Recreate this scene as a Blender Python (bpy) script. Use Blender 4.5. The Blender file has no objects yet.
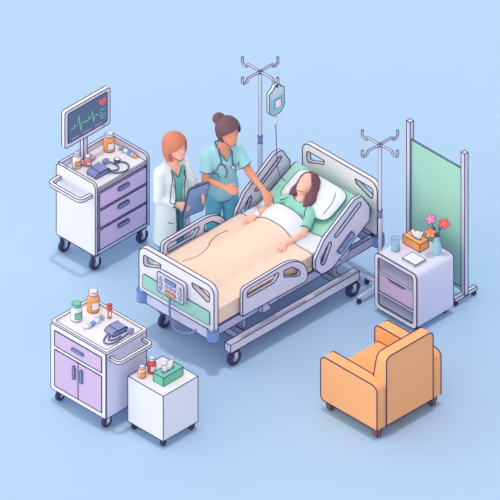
import bpy, bmesh, math, random
import numpy as np
from mathutils import Vector, Matrix
from mathutils.geometry import tessellate_polygon
from mathutils.bvhtree import BVHTree

PI = math.pi
SC = bpy.context.scene
COL = SC.collection

# ------------------------------------------------------------------ camera
cam_d = bpy.data.cameras.new('camera')
cam = bpy.data.objects.new('camera', cam_d)
COL.objects.link(cam)
cam_d.type = 'ORTHO'
cam_d.ortho_scale = 4.86
cam_d.clip_end = 100
cam.location = Vector((-1, -1, 1)).normalized() * 20
cam.rotation_euler = (-cam.location).to_track_quat('-Z', 'Y').to_euler()
SC.camera = cam

# ------------------------------------------------------------------ world: a soft sky, brighter and whiter towards -x, dimmer and bluer towards -y
SKY_LOW, SKY_HIGH = 1.75, .62      # brighter near the horizon than overhead
W = bpy.data.worlds.new('world')
SC.world = W
W.use_nodes = True
nt = W.node_tree
nt.nodes.clear()
wo = nt.nodes.new('ShaderNodeOutputWorld')
bg = nt.nodes.new('ShaderNodeBackground')
tc = nt.nodes.new('ShaderNodeTexCoord')
dot = nt.nodes.new('ShaderNodeVectorMath'); dot.operation = 'DOT_PRODUCT'
dot.inputs[1].default_value = Vector((-1, .9, .1)).normalized()
mr = nt.nodes.new('ShaderNodeMapRange')
mr.inputs['From Min'].default_value = -.9; mr.inputs['From Max'].default_value = .9
ramp = nt.nodes.new('ShaderNodeMix'); ramp.data_type = 'RGBA'
ramp.inputs[6].default_value = (.40, .38, .50, 1)
ramp.inputs[7].default_value = (1.45, 1.36, 1.26, 1)
nt.links.new(tc.outputs['Generated'], dot.inputs[0])
nt.links.new(dot.outputs['Value'], mr.inputs['Value'])
nt.links.new(mr.outputs[0], ramp.inputs[0])
nt.links.new(ramp.outputs[2], bg.inputs['Color'])
sep = nt.nodes.new('ShaderNodeSeparateXYZ')
mz = nt.nodes.new('ShaderNodeMapRange')
mz.inputs['From Min'].default_value = 0; mz.inputs['From Max'].default_value = 1
mz.inputs['To Min'].default_value = SKY_LOW; mz.inputs['To Max'].default_value = SKY_HIGH
nt.links.new(tc.outputs['Generated'], sep.inputs[0])
nt.links.new(sep.outputs['Z'], mz.inputs['Value'])
nt.links.new(mz.outputs[0], bg.inputs['Strength'])
nt.links.new(bg.outputs[0], wo.inputs['Surface'])

# ------------------------------------------------------------------ sun: straight overhead
sun_d = bpy.data.lights.new('sun', 'SUN')
sun_d.energy = 1.0
sun_d.angle = math.radians(3)
sun_d.color = (1, .97, .9)
sun = bpy.data.objects.new('sun', sun_d)
COL.objects.link(sun)
sun.location = (0, 0, 6)

SC.view_settings.view_transform = 'Standard'
SC.view_settings.look = 'None'
SC.view_settings.exposure = 0.0
SC.view_settings.gamma = 1
SC.view_settings.use_curve_mapping = False
SC.cycles.max_bounces = 5
SC.cycles.use_denoising = True

# ------------------------------------------------------------------ materials
def lin(c):
    c = c / 255
    return c / 12.92 if c <= .04045 else ((c + .055) / 1.055) ** 2.4

MATS = {}
def mat(name, rgb, rough=.75, spec=.15, alpha=1, trans=0, vary=.03):
    m = bpy.data.materials.new(name)
    m.use_nodes = True
    n = m.node_tree
    b = n.nodes['Principled BSDF']
    c = (lin(rgb[0]), lin(rgb[1]), lin(rgb[2]), 1)
    noise = n.nodes.new('ShaderNodeTexNoise'); noise.inputs['Scale'].default_value = 6
    tcn = n.nodes.new('ShaderNodeTexCoord')
    mx = n.nodes.new('ShaderNodeMix'); mx.data_type = 'RGBA'
    mx.inputs[6].default_value = c
    mx.inputs[7].default_value = tuple(min(1, v * (1 - vary)) for v in c[:3]) + (1,)
    n.links.new(tcn.outputs['Object'], noise.inputs['Vector'])
    n.links.new(noise.outputs['Fac'], mx.inputs[0])
    n.links.new(mx.outputs[2], b.inputs['Base Color'])
    b.inputs['Roughness'].default_value = rough
    b.inputs['Specular IOR Level'].default_value = spec
    b.inputs['Alpha'].default_value = alpha
    b.inputs['Transmission Weight'].default_value = trans
    MATS[name] = m
    return m

mat('floor_blue', (172, 204, 236), .9, 0, vary=.0)
mat('ink', (58, 60, 104), .8, 0)
mat('white', (241, 241, 249))
mat('lavender', (224, 226, 249))
mat('lavender_mid', (194, 198, 232))
mat('lavender_deep', (150, 155, 203))
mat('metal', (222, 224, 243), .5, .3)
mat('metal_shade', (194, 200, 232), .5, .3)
mat('purple', (226, 204, 242))
mat('lilac', (214, 190, 226))
mat('slate', (136, 148, 196))
mat('navy', (92, 102, 152))
mat('rubber', (70, 70, 108), .8)
mat('mint', (170, 226, 208))
mat('blue', (128, 162, 220))
mat('screen_blue', (100, 126, 160), .5, .2)
mat('trace_green', (150, 224, 200))
mat('coral', (250, 120, 118))
mat('red', (232, 92, 96))
mat('orange', (252, 172, 106))
mat('orange_side', (250, 176, 120))
mat('peach', (250, 200, 150))
mat('chair_orange', (252, 182, 126))
mat('chair_wood', (146, 100, 92))
mat('blanket', (247, 221, 203))
mat('sheet', (230, 240, 249))
mat('pillow', (230, 240, 249))
mat('teal', (128, 204, 184))
mat('teal_box', (122, 202, 176))
mat('gown', (146, 216, 200))
mat('scrub', (164, 228, 240))
mat('scrub_pants', (124, 210, 228))
mat('doctor_scrub', (122, 206, 198))
mat('doctor_pants', (106, 190, 192))
mat('coat', (230, 243, 247))
mat('skin_light', (253, 196, 176))
mat('skin_patient', (253, 198, 180))
mat('skin_tan', (236, 166, 138))
mat('hair_auburn', (210, 132, 108))
mat('hair_dark', (116, 88, 100))
mat('hair_brown', (120, 84, 102))
mat('clip_blue', (142, 176, 226))
mat('paper', (250, 251, 253))
mat('water', (150, 212, 238), .3, .3)
mat('glass', (200, 232, 246), .15, .5, alpha=.35)
mat('bag_plastic', (226, 243, 252), .3, .4, alpha=.85)
mat('vase_glass', (168, 222, 238), .2, .4, alpha=.9)
mat('pink', (248, 150, 142))
mat('flower_pink', (214, 144, 204))
mat('flower_red', (240, 100, 104))
mat('flower_orange', (246, 156, 96))
mat('stem', (96, 110, 130))
mat('shadowless_dark', (86, 92, 140))
I = 'ink'

# ------------------------------------------------------------------ 2D helpers
def rpoly(pts, r, n=5):
    """polygon with filleted corners; r one radius or one for each corner"""
    k = len(pts)
    if not isinstance(r, (list, tuple)):
        r = [r] * k
    out = []
    for i in range(k):
        p = Vector(pts[i]); a = Vector(pts[i - 1]); b = Vector(pts[(i + 1) % k])
        if r[i] <= 0:
            out.append(tuple(p)); continue
        d1 = (a - p).normalized(); d2 = (b - p).normalized()
        ang = d1.angle(d2)
        t = min(r[i] / math.tan(ang / 2), (a - p).length * .49, (b - p).length * .49)
        rr = t * math.tan(ang / 2)
        c = p + (d1 + d2).normalized() * (rr / math.sin(ang / 2))
        s = p + d1 * t - c; e = p + d2 * t - c
        a0 = math.atan2(s.y, s.x); a1 = math.atan2(e.y, e.x)
        da = (a1 - a0 + PI) % (2 * PI) - PI
        for j in range(n + 1):
            q = a0 + da * j / n
            out.append((c.x + rr * math.cos(q), c.y + rr * math.sin(q)))
    return out

def rect(a0, b0, a1, b1):
    return [(a0, b0), (a1, b0), (a1, b1), (a0, b1)]

def rrect(a0, b0, a1, b1, r, n=5):
    return rpoly(rect(a0, b0, a1, b1), r, n)

def rpath(pts, r, n=5):
    """3D polyline with rounded corners"""
    pts = [Vector(p) for p in pts]
    out = [pts[0]]
    for i in range(1, len(pts) - 1):
        p = pts[i]; d1 = (pts[i - 1] - p); d2 = (pts[i + 1] - p)
        t = min(r, d1.length * .49, d2.length * .49)
        a = p + d1.normalized() * t; b = p + d2.normalized() * t
        for j in range(n + 1):
            s = j / n
            out.append(a * (1 - s) ** 2 + p * 2 * s * (1 - s) + b * s * s)
    out.append(pts[-1])
    return out

def spline(pts, n=6):
    pts = [Vector(p) for p in pts]
    q = [pts[0]] + pts + [pts[-1]]
    out = []
    for i in range(1, len(q) - 2):
        for j in range(n):
            t = j / n
            out.append(.5 * ((2 * q[i]) + (q[i + 1] - q[i - 1]) * t + (2 * q[i - 1] - 5 * q[i] + 4 * q[i + 1] - q[i + 2]) * t * t
                             + (-q[i - 1] + 3 * q[i] - 3 * q[i + 1] + q[i + 2]) * t ** 3))
    out.append(pts[-1])
    return out

INK_W = .78
LINK = False
# ------------------------------------------------------------------ mesh collector
class MB:
    def __init__(s):
        s.v = []; s.f = []; s.m = []; s.k = []      # vertices, faces, material slot, may be inked
    def add(s, vs, fs, m=0, ink=True):
        o = len(s.v)
        s.v += [tuple(p) for p in vs]
        s.f += [tuple(i + o for i in f) for f in fs]
        s.m += [m] * len(fs); s.k += [ink] * len(fs)
        return s
    def prism(s, outer, axis, lo, hi, holes=(), m=0, ink=True):
        def area(p):
            return sum(p[i - 1][0] * p[i][1] - p[i][0] * p[i - 1][1] for i in range(len(p)))
        outer = list(outer)
        if area(outer) < 0: outer.reverse()
        hs = []
        for h in holes:
            h = list(h)
            if area(h) > 0: h.reverse()
            hs.append(h)
        loops = [outer] + hs
        def P(q, t):
            a, b = q
            return {'x': (t, a, b), 'y': (a, t, b), 'z': (a, b, t)}[axis]
        flat = [q for l in loops for q in l]
        n = len(flat)
        vs = [P(q, lo) for q in flat] + [P(q, hi) for q in flat]
        fs = []
        if hs:
            tris = tessellate_polygon([[Vector((q[0], q[1], 0)) for q in l] for l in loops])
            tris2 = []
            for t in tris:
                a, b, c = (flat[i] for i in t)
                ar = (b[0] - a[0]) * (c[1] - a[1]) - (c[0] - a[0]) * (b[1] - a[1])
                tris2.append(tuple(t) if ar > 0 else tuple(reversed(t)))
            fs += [tuple(reversed(t)) for t in tris2]
            fs += [tuple(i + n for i in t) for t in tris2]
        else:
            fs.append(tuple(reversed(range(n))))
            fs.append(tuple(range(n, 2 * n)))
        o = 0
        for l in loops:
            k = len(l)
            for i in range(k):
                j = (i + 1) % k
                fs.append((o + i, o + j, o + j + n, o + i + n))
            o += k
        if axis == 'y':
            fs = [tuple(reversed(f)) for f in fs]
        return s.add(vs, fs, m, ink)
    def box(s, x0, x1, y0, y1, z0, z1, m=0, ink=True):
        return s.prism(rect(x0, y0, x1, y1), 'z', z0, z1, m=m, ink=ink)
    def lathe(s, prof, c=(0, 0, 0), n=20, m=0, ink=True, axis='z', arc=None, seam=None):
        """prof: (radius, height) from bottom to top, closed at both ends when the radius is 0"""
        vs = []; fs = []; rings = []
        a0, a1 = arc if arc else (0, 2 * PI)
        cnt = n if not arc else n + 1
        for r, h in prof:
            if r <= 1e-6:
                rings.append([len(vs)]); vs.append((0, 0, h))
            else:
                rings.append(list(range(len(vs), len(vs) + cnt)))
                vs += [(r * math.cos(a0 + (a1 - a0) * i / n), r * math.sin(a0 + (a1 - a0) * i / n), h) for i in range(cnt)]
        for a, b in zip(rings, rings[1:]):
            for i in range(n):
                j = (i + 1) % cnt
                if len(a) == 1 and len(b) == 1: continue
                if len(a) == 1: fs.append((a[0], b[j], b[i]))
                elif len(b) == 1: fs.append((a[i], a[j], b[0]))
                else: fs.append((a[i], a[j], b[j], b[i]))
        if not arc:
            if len(rings[0]) > 1: fs.append(tuple(reversed(rings[0])))
            if len(rings[-1]) > 1: fs.append(tuple(rings[-1]))
        if seam:                                    # dark drawn outlines added down the two sides at the camera's silhouette, (material slot, radius)
            for a in (math.radians(135), math.radians(-45)):
                pp = [(r, h) for r, h in prof if r > 1e-6]
                s.tube([(r * math.cos(a) + c[0], r * math.sin(a) + c[1], h + c[2]) for r, h in pp], seam[1], 5, seam[0])
        if axis == 'y': vs = [(x, -z, y) for x, y, z in vs]
        if axis == 'x': vs = [(z, y, -x) for x, y, z in vs]
        vs = [(x + c[0], y + c[1], z + c[2]) for x, y, z in vs]
        return s.add(vs, fs, m, ink)
    def cyl(s, c, r, h, n=20, m=0, ink=True, axis='z', r2=None):
        return s.lathe([(r, 0), (r2 or r, h)], c, n, m, ink, axis)
    def ball(s, c, r, sq=(1, 1, 1), n=16, m=0):
        vs = []; fs = []
        prof = [(math.sin(PI * i / 10), -math.cos(PI * i / 10)) for i in range(11)]
        prof[0] = (0, -1); prof[-1] = (0, 1)
        t = MB().lathe(prof, n=n)
        vs = [(c[0] + x * r * sq[0], c[1] + y * r * sq[1], c[2] + z * r * sq[2]) for x, y, z in t.v]
        return s.add(vs, t.f, m, False)
    def tube(s, pts, r, n=8, m=0, closed=False, ink=False, phase=0):
        pts = [Vector(p) for p in pts]
        k = len(pts)
        rs = r if isinstance(r, (list, tuple)) else [r] * k
        vs = []; fs = []
        t0 = (pts[1] - pts[0]).normalized()
        up = Vector((0, 0, 1)) if abs(t0.z) < .9 else Vector((1, 0, 0))
        nrm = (up - t0 * up.dot(t0)).normalized()
        for i in range(k):
            if closed: t = pts[(i + 1) % k] - pts[i - 1]
            else: t = pts[min(i + 1, k - 1)] - pts[max(i - 1, 0)]
            if t.length < 1e-9: t = t0
            t = t.normalized()
            nrm = nrm - t * nrm.dot(t)
            nrm = nrm.normalized()
            bn = t.cross(nrm)
            for j in range(n):
                a = 2 * PI * j / n + phase
                vs.append(pts[i] + (nrm * math.cos(a) + bn * math.sin(a)) * rs[i])
        for i in range(k if closed else k - 1):
            i2 = (i + 1) % k
            for j in range(n):
                j2 = (j + 1) % n
                fs.append((i * n + j, i * n + j2, i2 * n + j2, i2 * n + j))
        if not closed:
            fs.append(tuple(reversed(range(n)))); fs.append(tuple(range((k - 1) * n, k * n)))
        return s.add(vs, fs, m, ink)
    def xf(s, M):
        s.v = [tuple(M @ Vector(p)) for p in s.v]
        return s
    def merge(s, o):
        k = len(s.v)
        s.v += o.v; s.f += [tuple(i + k for i in f) for f in o.f]; s.m += o.m; s.k += o.k
        return s
    def build(s, name, mats, parent=None, ink=.006, clamp=False, smooth=32):
        if isinstance(mats, str): mats = [mats]
        mats = list(mats)
        if s.m and max(s.m) >= len(mats): mats.append(I)
        me = bpy.data.meshes.new(name)
        bm = bmesh.new()
        vv = [bm.verts.new(p) for p in s.v]
        bm.verts.ensure_lookup_table()
        keep = {}
        for f, m, k in zip(s.f, s.m, s.k):
            try: bf = bm.faces.new([vv[i] for i in f])
            except ValueError: continue
            bf.material_index = m
            keep[bf] = k
        bm.normal_update()
        if ink:
            if I not in mats: mats.append(I)
            ik = mats.index(I)
            ed = []
            for e in bm.edges:
                if len(e.link_faces) == 2 and all(keep.get(f) for f in e.link_faces) and e.calc_face_angle(0) > math.radians(38):
                    ed.append(e)
            # dark piping along every sharp edge, chained into long runs
            adj = {}
            for e in ed:
                for v in e.verts: adj.setdefault(v, []).append(e)
            used = set(); runs = []
            def nxt(v, e):
                c = [q for q in adj[v] if q not in used]
                if len(adj[v]) != 2 or not c: return None
                d0 = (v.co - e.other_vert(v).co).normalized(); d1 = (c[0].other_vert(v).co - v.co).normalized()
                return c[0] if d0.dot(d1) > .6 else None
            for e in ed:
                if e in used: continue
                used.add(e)
                run = [e.verts[0], e.verts[1]]
                for side in (1, 0):
                    cur = e
                    while True:
                        v = run[-1] if side else run[0]
                        q = nxt(v, cur)
                        if q is None: break
                        used.add(q); w = q.other_vert(v); cur = q
                        if side: run.append(w)
                        else: run.insert(0, w)
                runs.append([v for v in run])
            r = ink * INK_W
            for run in runs:
                closed = len(run) > 3 and run[0] == run[-1]
                pts = [v.co.copy() for v in (run[:-1] if closed else run)]
                if len(pts) < 2 or (pts[-1] - pts[0]).length < 1e-6 and not closed: continue
                if not closed:
                    pts[0] += (pts[0] - pts[1]).normalized() * r * .6; pts[-1] += (pts[-1] - pts[-2]).normalized() * r * .6
                t = MB().tube(pts, r, 6, closed=closed)
                tv = [bm.verts.new(p) for p in t.v]
                for f in t.f:
                    bm.faces.new([tv[i] for i in f]).material_index = ik
                if LINK: bm.edges.new((tv[0], run[0]))
        for f in bm.faces: f.smooth = True
        bm.to_mesh(me); bm.free()
        me.set_sharp_from_angle(angle=math.radians(smooth))
        for m in mats: me.materials.append(MATS[m])
        o = bpy.data.objects.new(name, me)
        COL.objects.link(o)
        if parent is not None: o.parent = parent
        return o

def tag(o, label=None, cat=None, group=None, kind=None):
    if label: o['label'] = label
    if cat: o['category'] = cat
    if group: o['group'] = group
    if kind: o['kind'] = kind
    return o

def thing(name, loc, label, cat, group=None, rz=0):
    o = bpy.data.objects.new(name, None)
    o.empty_display_size = .05
    COL.objects.link(o)
    o.location = loc; o.rotation_euler = (0, 0, rz)
    return tag(o, label, cat, group)

def copy_tree(o, parent=None, loc=None):
    c = o.copy(); COL.objects.link(c)
    if parent is not None: c.parent = parent
    if loc is not None: c.location = loc
    for ch in list(o.children): copy_tree(ch, c)
    return c

# ------------------------------------------------------------------ signed distance modelling for bodies, hair and clothes
def V3(*a): return np.array(a, float)

def smin(a, b, k):
    h = np.clip(.5 + .5 * (b - a) / k, 0, 1)
    return b * (1 - h) + a * h - k * h * (1 - h)

class SDF:
    def __init__(s, lo, hi, h=.008):
        s.lo = np.array(lo, float); s.h = h
        s.n = np.ceil((np.array(hi) - s.lo) / h).astype(int) + 1
        s.val = np.full(s.n, .06)
        s.k = .02
    def block(s, lo, hi, pad=.06):
        a = np.clip(np.floor((np.array(lo) - pad - s.lo) / s.h).astype(int), 0, s.n)
        b = np.clip(np.ceil((np.array(hi) + pad - s.lo) / s.h).astype(int) + 1, 0, s.n)
        ax = [s.lo[i] + s.h * np.arange(a[i], b[i]) for i in range(3)]
        X = np.meshgrid(*ax, indexing='ij')
        return (slice(a[0], b[0]), slice(a[1], b[1]), slice(a[2], b[2])), X
    def join(s, sl, d, k):
        k = s.k if k is None else k
        v = s.val[sl]
        s.val[sl] = smin(v, d, k) if k > 0 else np.minimum(v, d)
        return s
    def cap(s, a, b, ra, rb=None, k=None):
        rb = ra if rb is None else rb
        a = np.array(a, float); b = np.array(b, float); r = max(ra, rb)
        sl, (X, Y, Z) = s.block(np.minimum(a, b) - r, np.maximum(a, b) + r)
        ba = b - a
        h = np.clip(((X - a[0]) * ba[0] + (Y - a[1]) * ba[1] + (Z - a[2]) * ba[2]) / max(ba @ ba, 1e-9), 0, 1)
        d = np.sqrt((X - a[0] - ba[0] * h) ** 2 + (Y - a[1] - ba[1] * h) ** 2 + (Z - a[2] - ba[2] * h) ** 2) - (ra + (rb - ra) * h)
        return s.join(sl, d, k)
    def chain(s, pts, rs, k=None):
        for i in range(len(pts) - 1): s.cap(pts[i], pts[i + 1], rs[i], rs[i + 1], k)
        return s
    def ell(s, c, r, R=None, k=None, op='add'):
        c = np.array(c, float); r = np.array(r, float); R = np.eye(3) if R is None else R
        e = np.abs(R) @ r
        sl, (X, Y, Z) = s.block(c - e, c + e)
        q = [R[0, i] * (X - c[0]) + R[1, i] * (Y - c[1]) + R[2, i] * (Z - c[2]) for i in range(3)]
        k0 = np.sqrt(sum((q[i] / r[i]) ** 2 for i in range(3)))
        k1 = np.sqrt(sum((q[i] / r[i] ** 2) ** 2 for i in range(3))) + 1e-9
        d = k0 * (k0 - 1) / k1
        if op == 'cut':
            s.val[sl] = np.maximum(s.val[sl], -d); return s
        return s.join(sl, d, k)
    def cut(s, fn):
        """fn(X, Y, Z) negative inside the piece taken away"""
        _, (X, Y, Z) = s.block(s.lo, s.lo + s.h * s.n)
        s.val = np.maximum(s.val, -fn(X, Y, Z)); return s
    def grow(s, d):
        s.val = s.val - d; return s
    def mb(s, m=0):
        v = s.val.copy()
        v[0] = v[-1] = .06; v[:, 0] = v[:, -1] = .06; v[:, :, 0] = v[:, :, -1] = .06
        ins = v < 0
        nx, ny, nz = s.n
        cs = ins[:-1, :-1, :-1].astype(int)
        off = [(i, j, k) for i in (0, 1) for j in (0, 1) for k in (0, 1)]
        cnt = sum(ins[i:nx - 1 + i, j:ny - 1 + j, k:nz - 1 + k].astype(int) for i, j, k in off)
        act = np.argwhere((cnt > 0) & (cnt < 8))
        idx = np.full((nx - 1, ny - 1, nz - 1), -1, int)
        idx[act[:, 0], act[:, 1], act[:, 2]] = np.arange(len(act))
        acc = np.zeros((len(act), 3)); num = np.zeros(len(act))
        for a in off:
            for ax in range(3):
                if a[ax]: continue
                b = list(a); b[ax] = 1
                va = v[act[:, 0] + a[0], act[:, 1] + a[1], act[:, 2] + a[2]]
                vb = v[act[:, 0] + b[0], act[:, 1] + b[1], act[:, 2] + b[2]]
                cr = (va < 0) != (vb < 0)
                t = np.where(cr, va / np.where(cr, va - vb, 1), 0)
                p = np.array(a, float)[None, :].repeat(len(act), 0)
                p[:, ax] += t
                acc[cr] += p[cr]; num[cr] += 1
        P = s.lo + s.h * (act + acc / num[:, None])
        F = []
        for ax in range(3):
            u, w = (ax + 1) % 3, (ax + 2) % 3
            sa = [slice(None)] * 3; sb = [slice(None)] * 3
            sa[ax] = slice(0, -1); sb[ax] = slice(1, None)
            A = ins[tuple(sa)]; B = ins[tuple(sb)]
            e = np.argwhere(A != B)
            e = e[(e[:, u] > 0) & (e[:, w] > 0)]
            flip = A[e[:, 0], e[:, 1], e[:, 2]]
            q = []
            for du, dw in ((0, 0), (1, 0), (1, 1), (0, 1)):
                c = e.copy(); c[:, u] -= du; c[:, w] -= dw
                q.append(idx[c[:, 0], c[:, 1], c[:, 2]])
            q = np.stack(q, 1)
            q[~flip] = q[~flip][:, ::-1]
            F.append(q)
        F = np.concatenate(F)
        F = F[(F >= 0).all(1)]
        # a little smoothing
        nb = np.zeros_like(P); c = np.zeros(len(P))
        for i in range(4):
            a, b = F[:, i], F[:, (i + 1) % 4]
            np.add.at(nb, a, P[b]); np.add.at(c, a, 1)
            np.add.at(nb, b, P[a]); np.add.at(c, b, 1)
        P = P * .5 + .5 * nb / np.maximum(c, 1)[:, None]
        a, b, c = P[F[:, 0]], P[F[:, 1]], P[F[:, 2]]
        if (np.einsum('ij,ij->i', a - P.mean(0), np.cross(b - a, c - a))).sum() < 0: F = F[:, ::-1]
        return MB().add(P.tolist(), F.tolist(), m, False)

def ink_on(mb, lines, r=.0035, m=1, lift=.001):
    """dark seam lines laid on the surface of mb through the nearest surface points"""
    bvh = BVHTree.FromPolygons([Vector(p) for p in mb.v], mb.f)
    for ln in lines:
        pts = []
        for p in spline(ln, 6):
            q, nrm, _, _ = bvh.find_nearest(p)
            if q is not None: pts.append(q + nrm * lift)
        if len(pts) > 1: mb.tube(pts, r, 5, m)
    return mb

# ================================================================== floor
tag(MB().add([(-16, -16, 0), (16, -16, 0), (16, 16, 0), (-16, 16, 0)], [(0, 1, 2, 3)], ink=False).build('floor', 'floor_blue', ink=0), kind='structure')

# ================================================================== shared parts
def caster(parent, x, y, r=.062, w=.036, top=.16, name='caster', drop=0):
    """swivel fork with a wheel; local floor at z = 0"""
    f = MB()
    f.cyl((x, y, top - .022), .024, .022, 12)
    f.prism(rpoly([(x - .034, top - .018), (x + .03, top - .018), (x + .014, r - .012), (x - .016, r - .012)], .01, 2), 'y', y - w / 2 - .012, y - w / 2 - .004)
    f.prism(rpoly([(x - .034, top - .018), (x + .03, top - .018), (x + .014, r - .012), (x - .016, r - .012)], .01, 2), 'y', y + w / 2 + .004, y + w / 2 + .012)
    f.box(x - .03, x + .026, y - w / 2 - .012, y + w / 2 + .012, top - .03, top - .018)
    o = f.build(name, 'metal', parent, ink=.003)
    wh = MB().lathe([(.001, -w / 2), (r * .42, -w / 2), (r * .45, -w / 2 + .003), (r * .9, -w / 2), (r, -w / 2 + .008), (r, w / 2 - .008), (r * .9, w / 2), (.001, w / 2)], (x, y, r), 24, axis='y', ink=False)
    wh.lathe([(.001, -w / 2 - .004), (r * .4, -w / 2 - .004), (r * .4, w / 2 + .004), (.001, w / 2 + .004)], (x, y, r), 16, axis='y', m=1, ink=False)
    wh.build('wheel', ['rubber', 'metal_shade'], o, ink=0)
    o.location.z = -drop
    return o

def small_caster(parent, x, y, top=.06, r=.026):
    f = MB().cyl((x, y, top - .018), .02, .018, 12)
    f.lathe([(.001, -.016), (r, -.014), (r, .014), (.001, .016)], (x, y, r), 16, axis='y', ink=False)
    return f.build('caster', 'rubber', parent, ink=.003)

def bottle(loc, r, h, body, cap, label_col, text, group, lab=True, neck=.62):
    t = thing('medicine_bottle', loc, text, 'bottle', group)
    MB().lathe([(0, 0), (r * .9, 0), (r, r * .12), (r, h * .66), (r * .85, h * .74), (r * neck, h * .8), (r * neck, h * .84), (0, h * .84)], n=20, seam=(1, .0028)).build('bottle_body', body, t, ink=.0032)
    MB().lathe([(0, h * .82), (r * (neck + .12), h * .82), (r * (neck + .12), h * .98), (r * neck, h), (0, h)], n=18, seam=(1, .0028)).build('cap', cap, t, ink=.0032)
    if lab:
        MB().lathe([(r + .0025, h * .17), (r + .0025, h * .55)], n=10, arc=(math.radians(-150), math.radians(-70)), ink=False).build('paper_label', label_col, t, ink=0)
        a = [(r + .003) * math.cos(math.radians(q)) for q in range(-150, -69, 8)]
        b = [(r + .003) * math.sin(math.radians(q)) for q in range(-150, -69, 8)]
        MB().tube([(a[i], b[i], h * .17) for i in range(len(a))] + [(a[-1 - i], b[-1 - i], h * .55) for i in range(len(a))], .0022, 5, closed=True).build('label_edge', I, t, ink=0)
    return t

def cuff_set(loc, rz, text, group, hose, bulb_at, gauge_at=None):
    """folded arm cuff with its hose, bulb and gauge, in local metres; loc is under the cuff"""
    t = thing('blood_pressure_cuff', loc, text, 'blood pressure cuff', group, rz)
    c = MB()
    c.prism(rpoly([(-.085, 0), (.085, 0), (.095, .03), (.075, .056), (-.07, .05), (-.095, .022)], .018, 4), 'y', -.062, .062)
    c.build('cuff', 'slate', t, ink=.005)
    MB().prism(rpoly([(-.03, .048), (.077, .053), (.097, .03), (.1, .034), (.08, .061), (-.03, .056)], .004, 2), 'y', -.066, .066).build('cuff_flap', 'slate', t, ink=.004)
    MB().tube(spline(hose, 8), .008, 8).build('hose', 'navy', t, ink=0)
    b = MB(); b.ball(bulb_at, .034, (1.25, .85, .8)); b.build('bulb', 'slate', t, ink=0)
    if gauge_at:
        g = MB().cyl(gauge_at, .032, .022, 20)
        g.build('gauge', 'navy', t, ink=.003)
        MB().cyl((gauge_at[0], gauge_at[1], gauge_at[2] + .022), .025, .003, 20).build('gauge_face', 'paper', t, ink=.002)
    return t

def rot_to(a, b):
    """matrix that lays local x from a towards b"""
    a = Vector(a); d = (Vector(b) - a)
    return Matrix.Translation(a) @ d.to_track_quat('X', 'Z').to_matrix().to_4x4()

# ================================================================== tall cart with three purple drawers
def build_cart_a():
    L, Wd = .742, .535
    t = thing('medical_cart', (-1.34, .788, .04), 'tall white medical cart with three purple drawers, standing under the heart monitor', 'medical cart')
    b = MB().box(.03, L - .03, .02, Wd - .02, .16, .93)
    b.build('cabinet_body', 'white', t)
    pr = rpoly([(0, .16), (Wd, .16), (Wd, 1.01), (0, 1.01)], [.01, .01, .05, .05])
    MB().prism(pr, 'x', 0, .03).build('side_panel', 'white', t)
    MB().prism(pr, 'x', L - .03, L).build('side_panel', 'lavender', t)
    MB().box(.03, L - .03, Wd - .03, Wd, .16, 1.0).build('back_panel', 'lavender', t)
    for z0, z1 in ((.16, .20), (.905, .932)): MB().box(.03, L - .03, 0, .02, z0, z1).build('front_frame', 'lavender', t)
    for z0, z1 in ((.70, .885), (.475, .675), (.215, .45)):
        d = MB().prism(rrect(.05, z0, L - .05, z1, .012, 3), 'y', -.012, .02).build('drawer', 'purple', t)
        zc = z1 - .07
        h = MB().prism(rrect(L / 2 - .075, zc - .022, L / 2 + .075, zc + .022, .02, 4), 'y', -.026, -.012)
        h.build('drawer_handle', 'slate', d, ink=.005)
    y0, y1, z = .055, Wd - .05, .86
    MB().tube(rpath([(0, y0, z), (-.145, y0, z), (-.145, y1, z), (0, y1, z)], .05), .024, 4, ink=True, phase=PI / 4).build('push_handle', 'white', t)
    for x, y in ((.05, .05), (L - .05, .05), (.05, Wd - .06), (L - .05, Wd - .06)):
        caster(t, x, y, .074, .04, .20, drop=.04)
    return t
build_cart_a()

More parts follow.
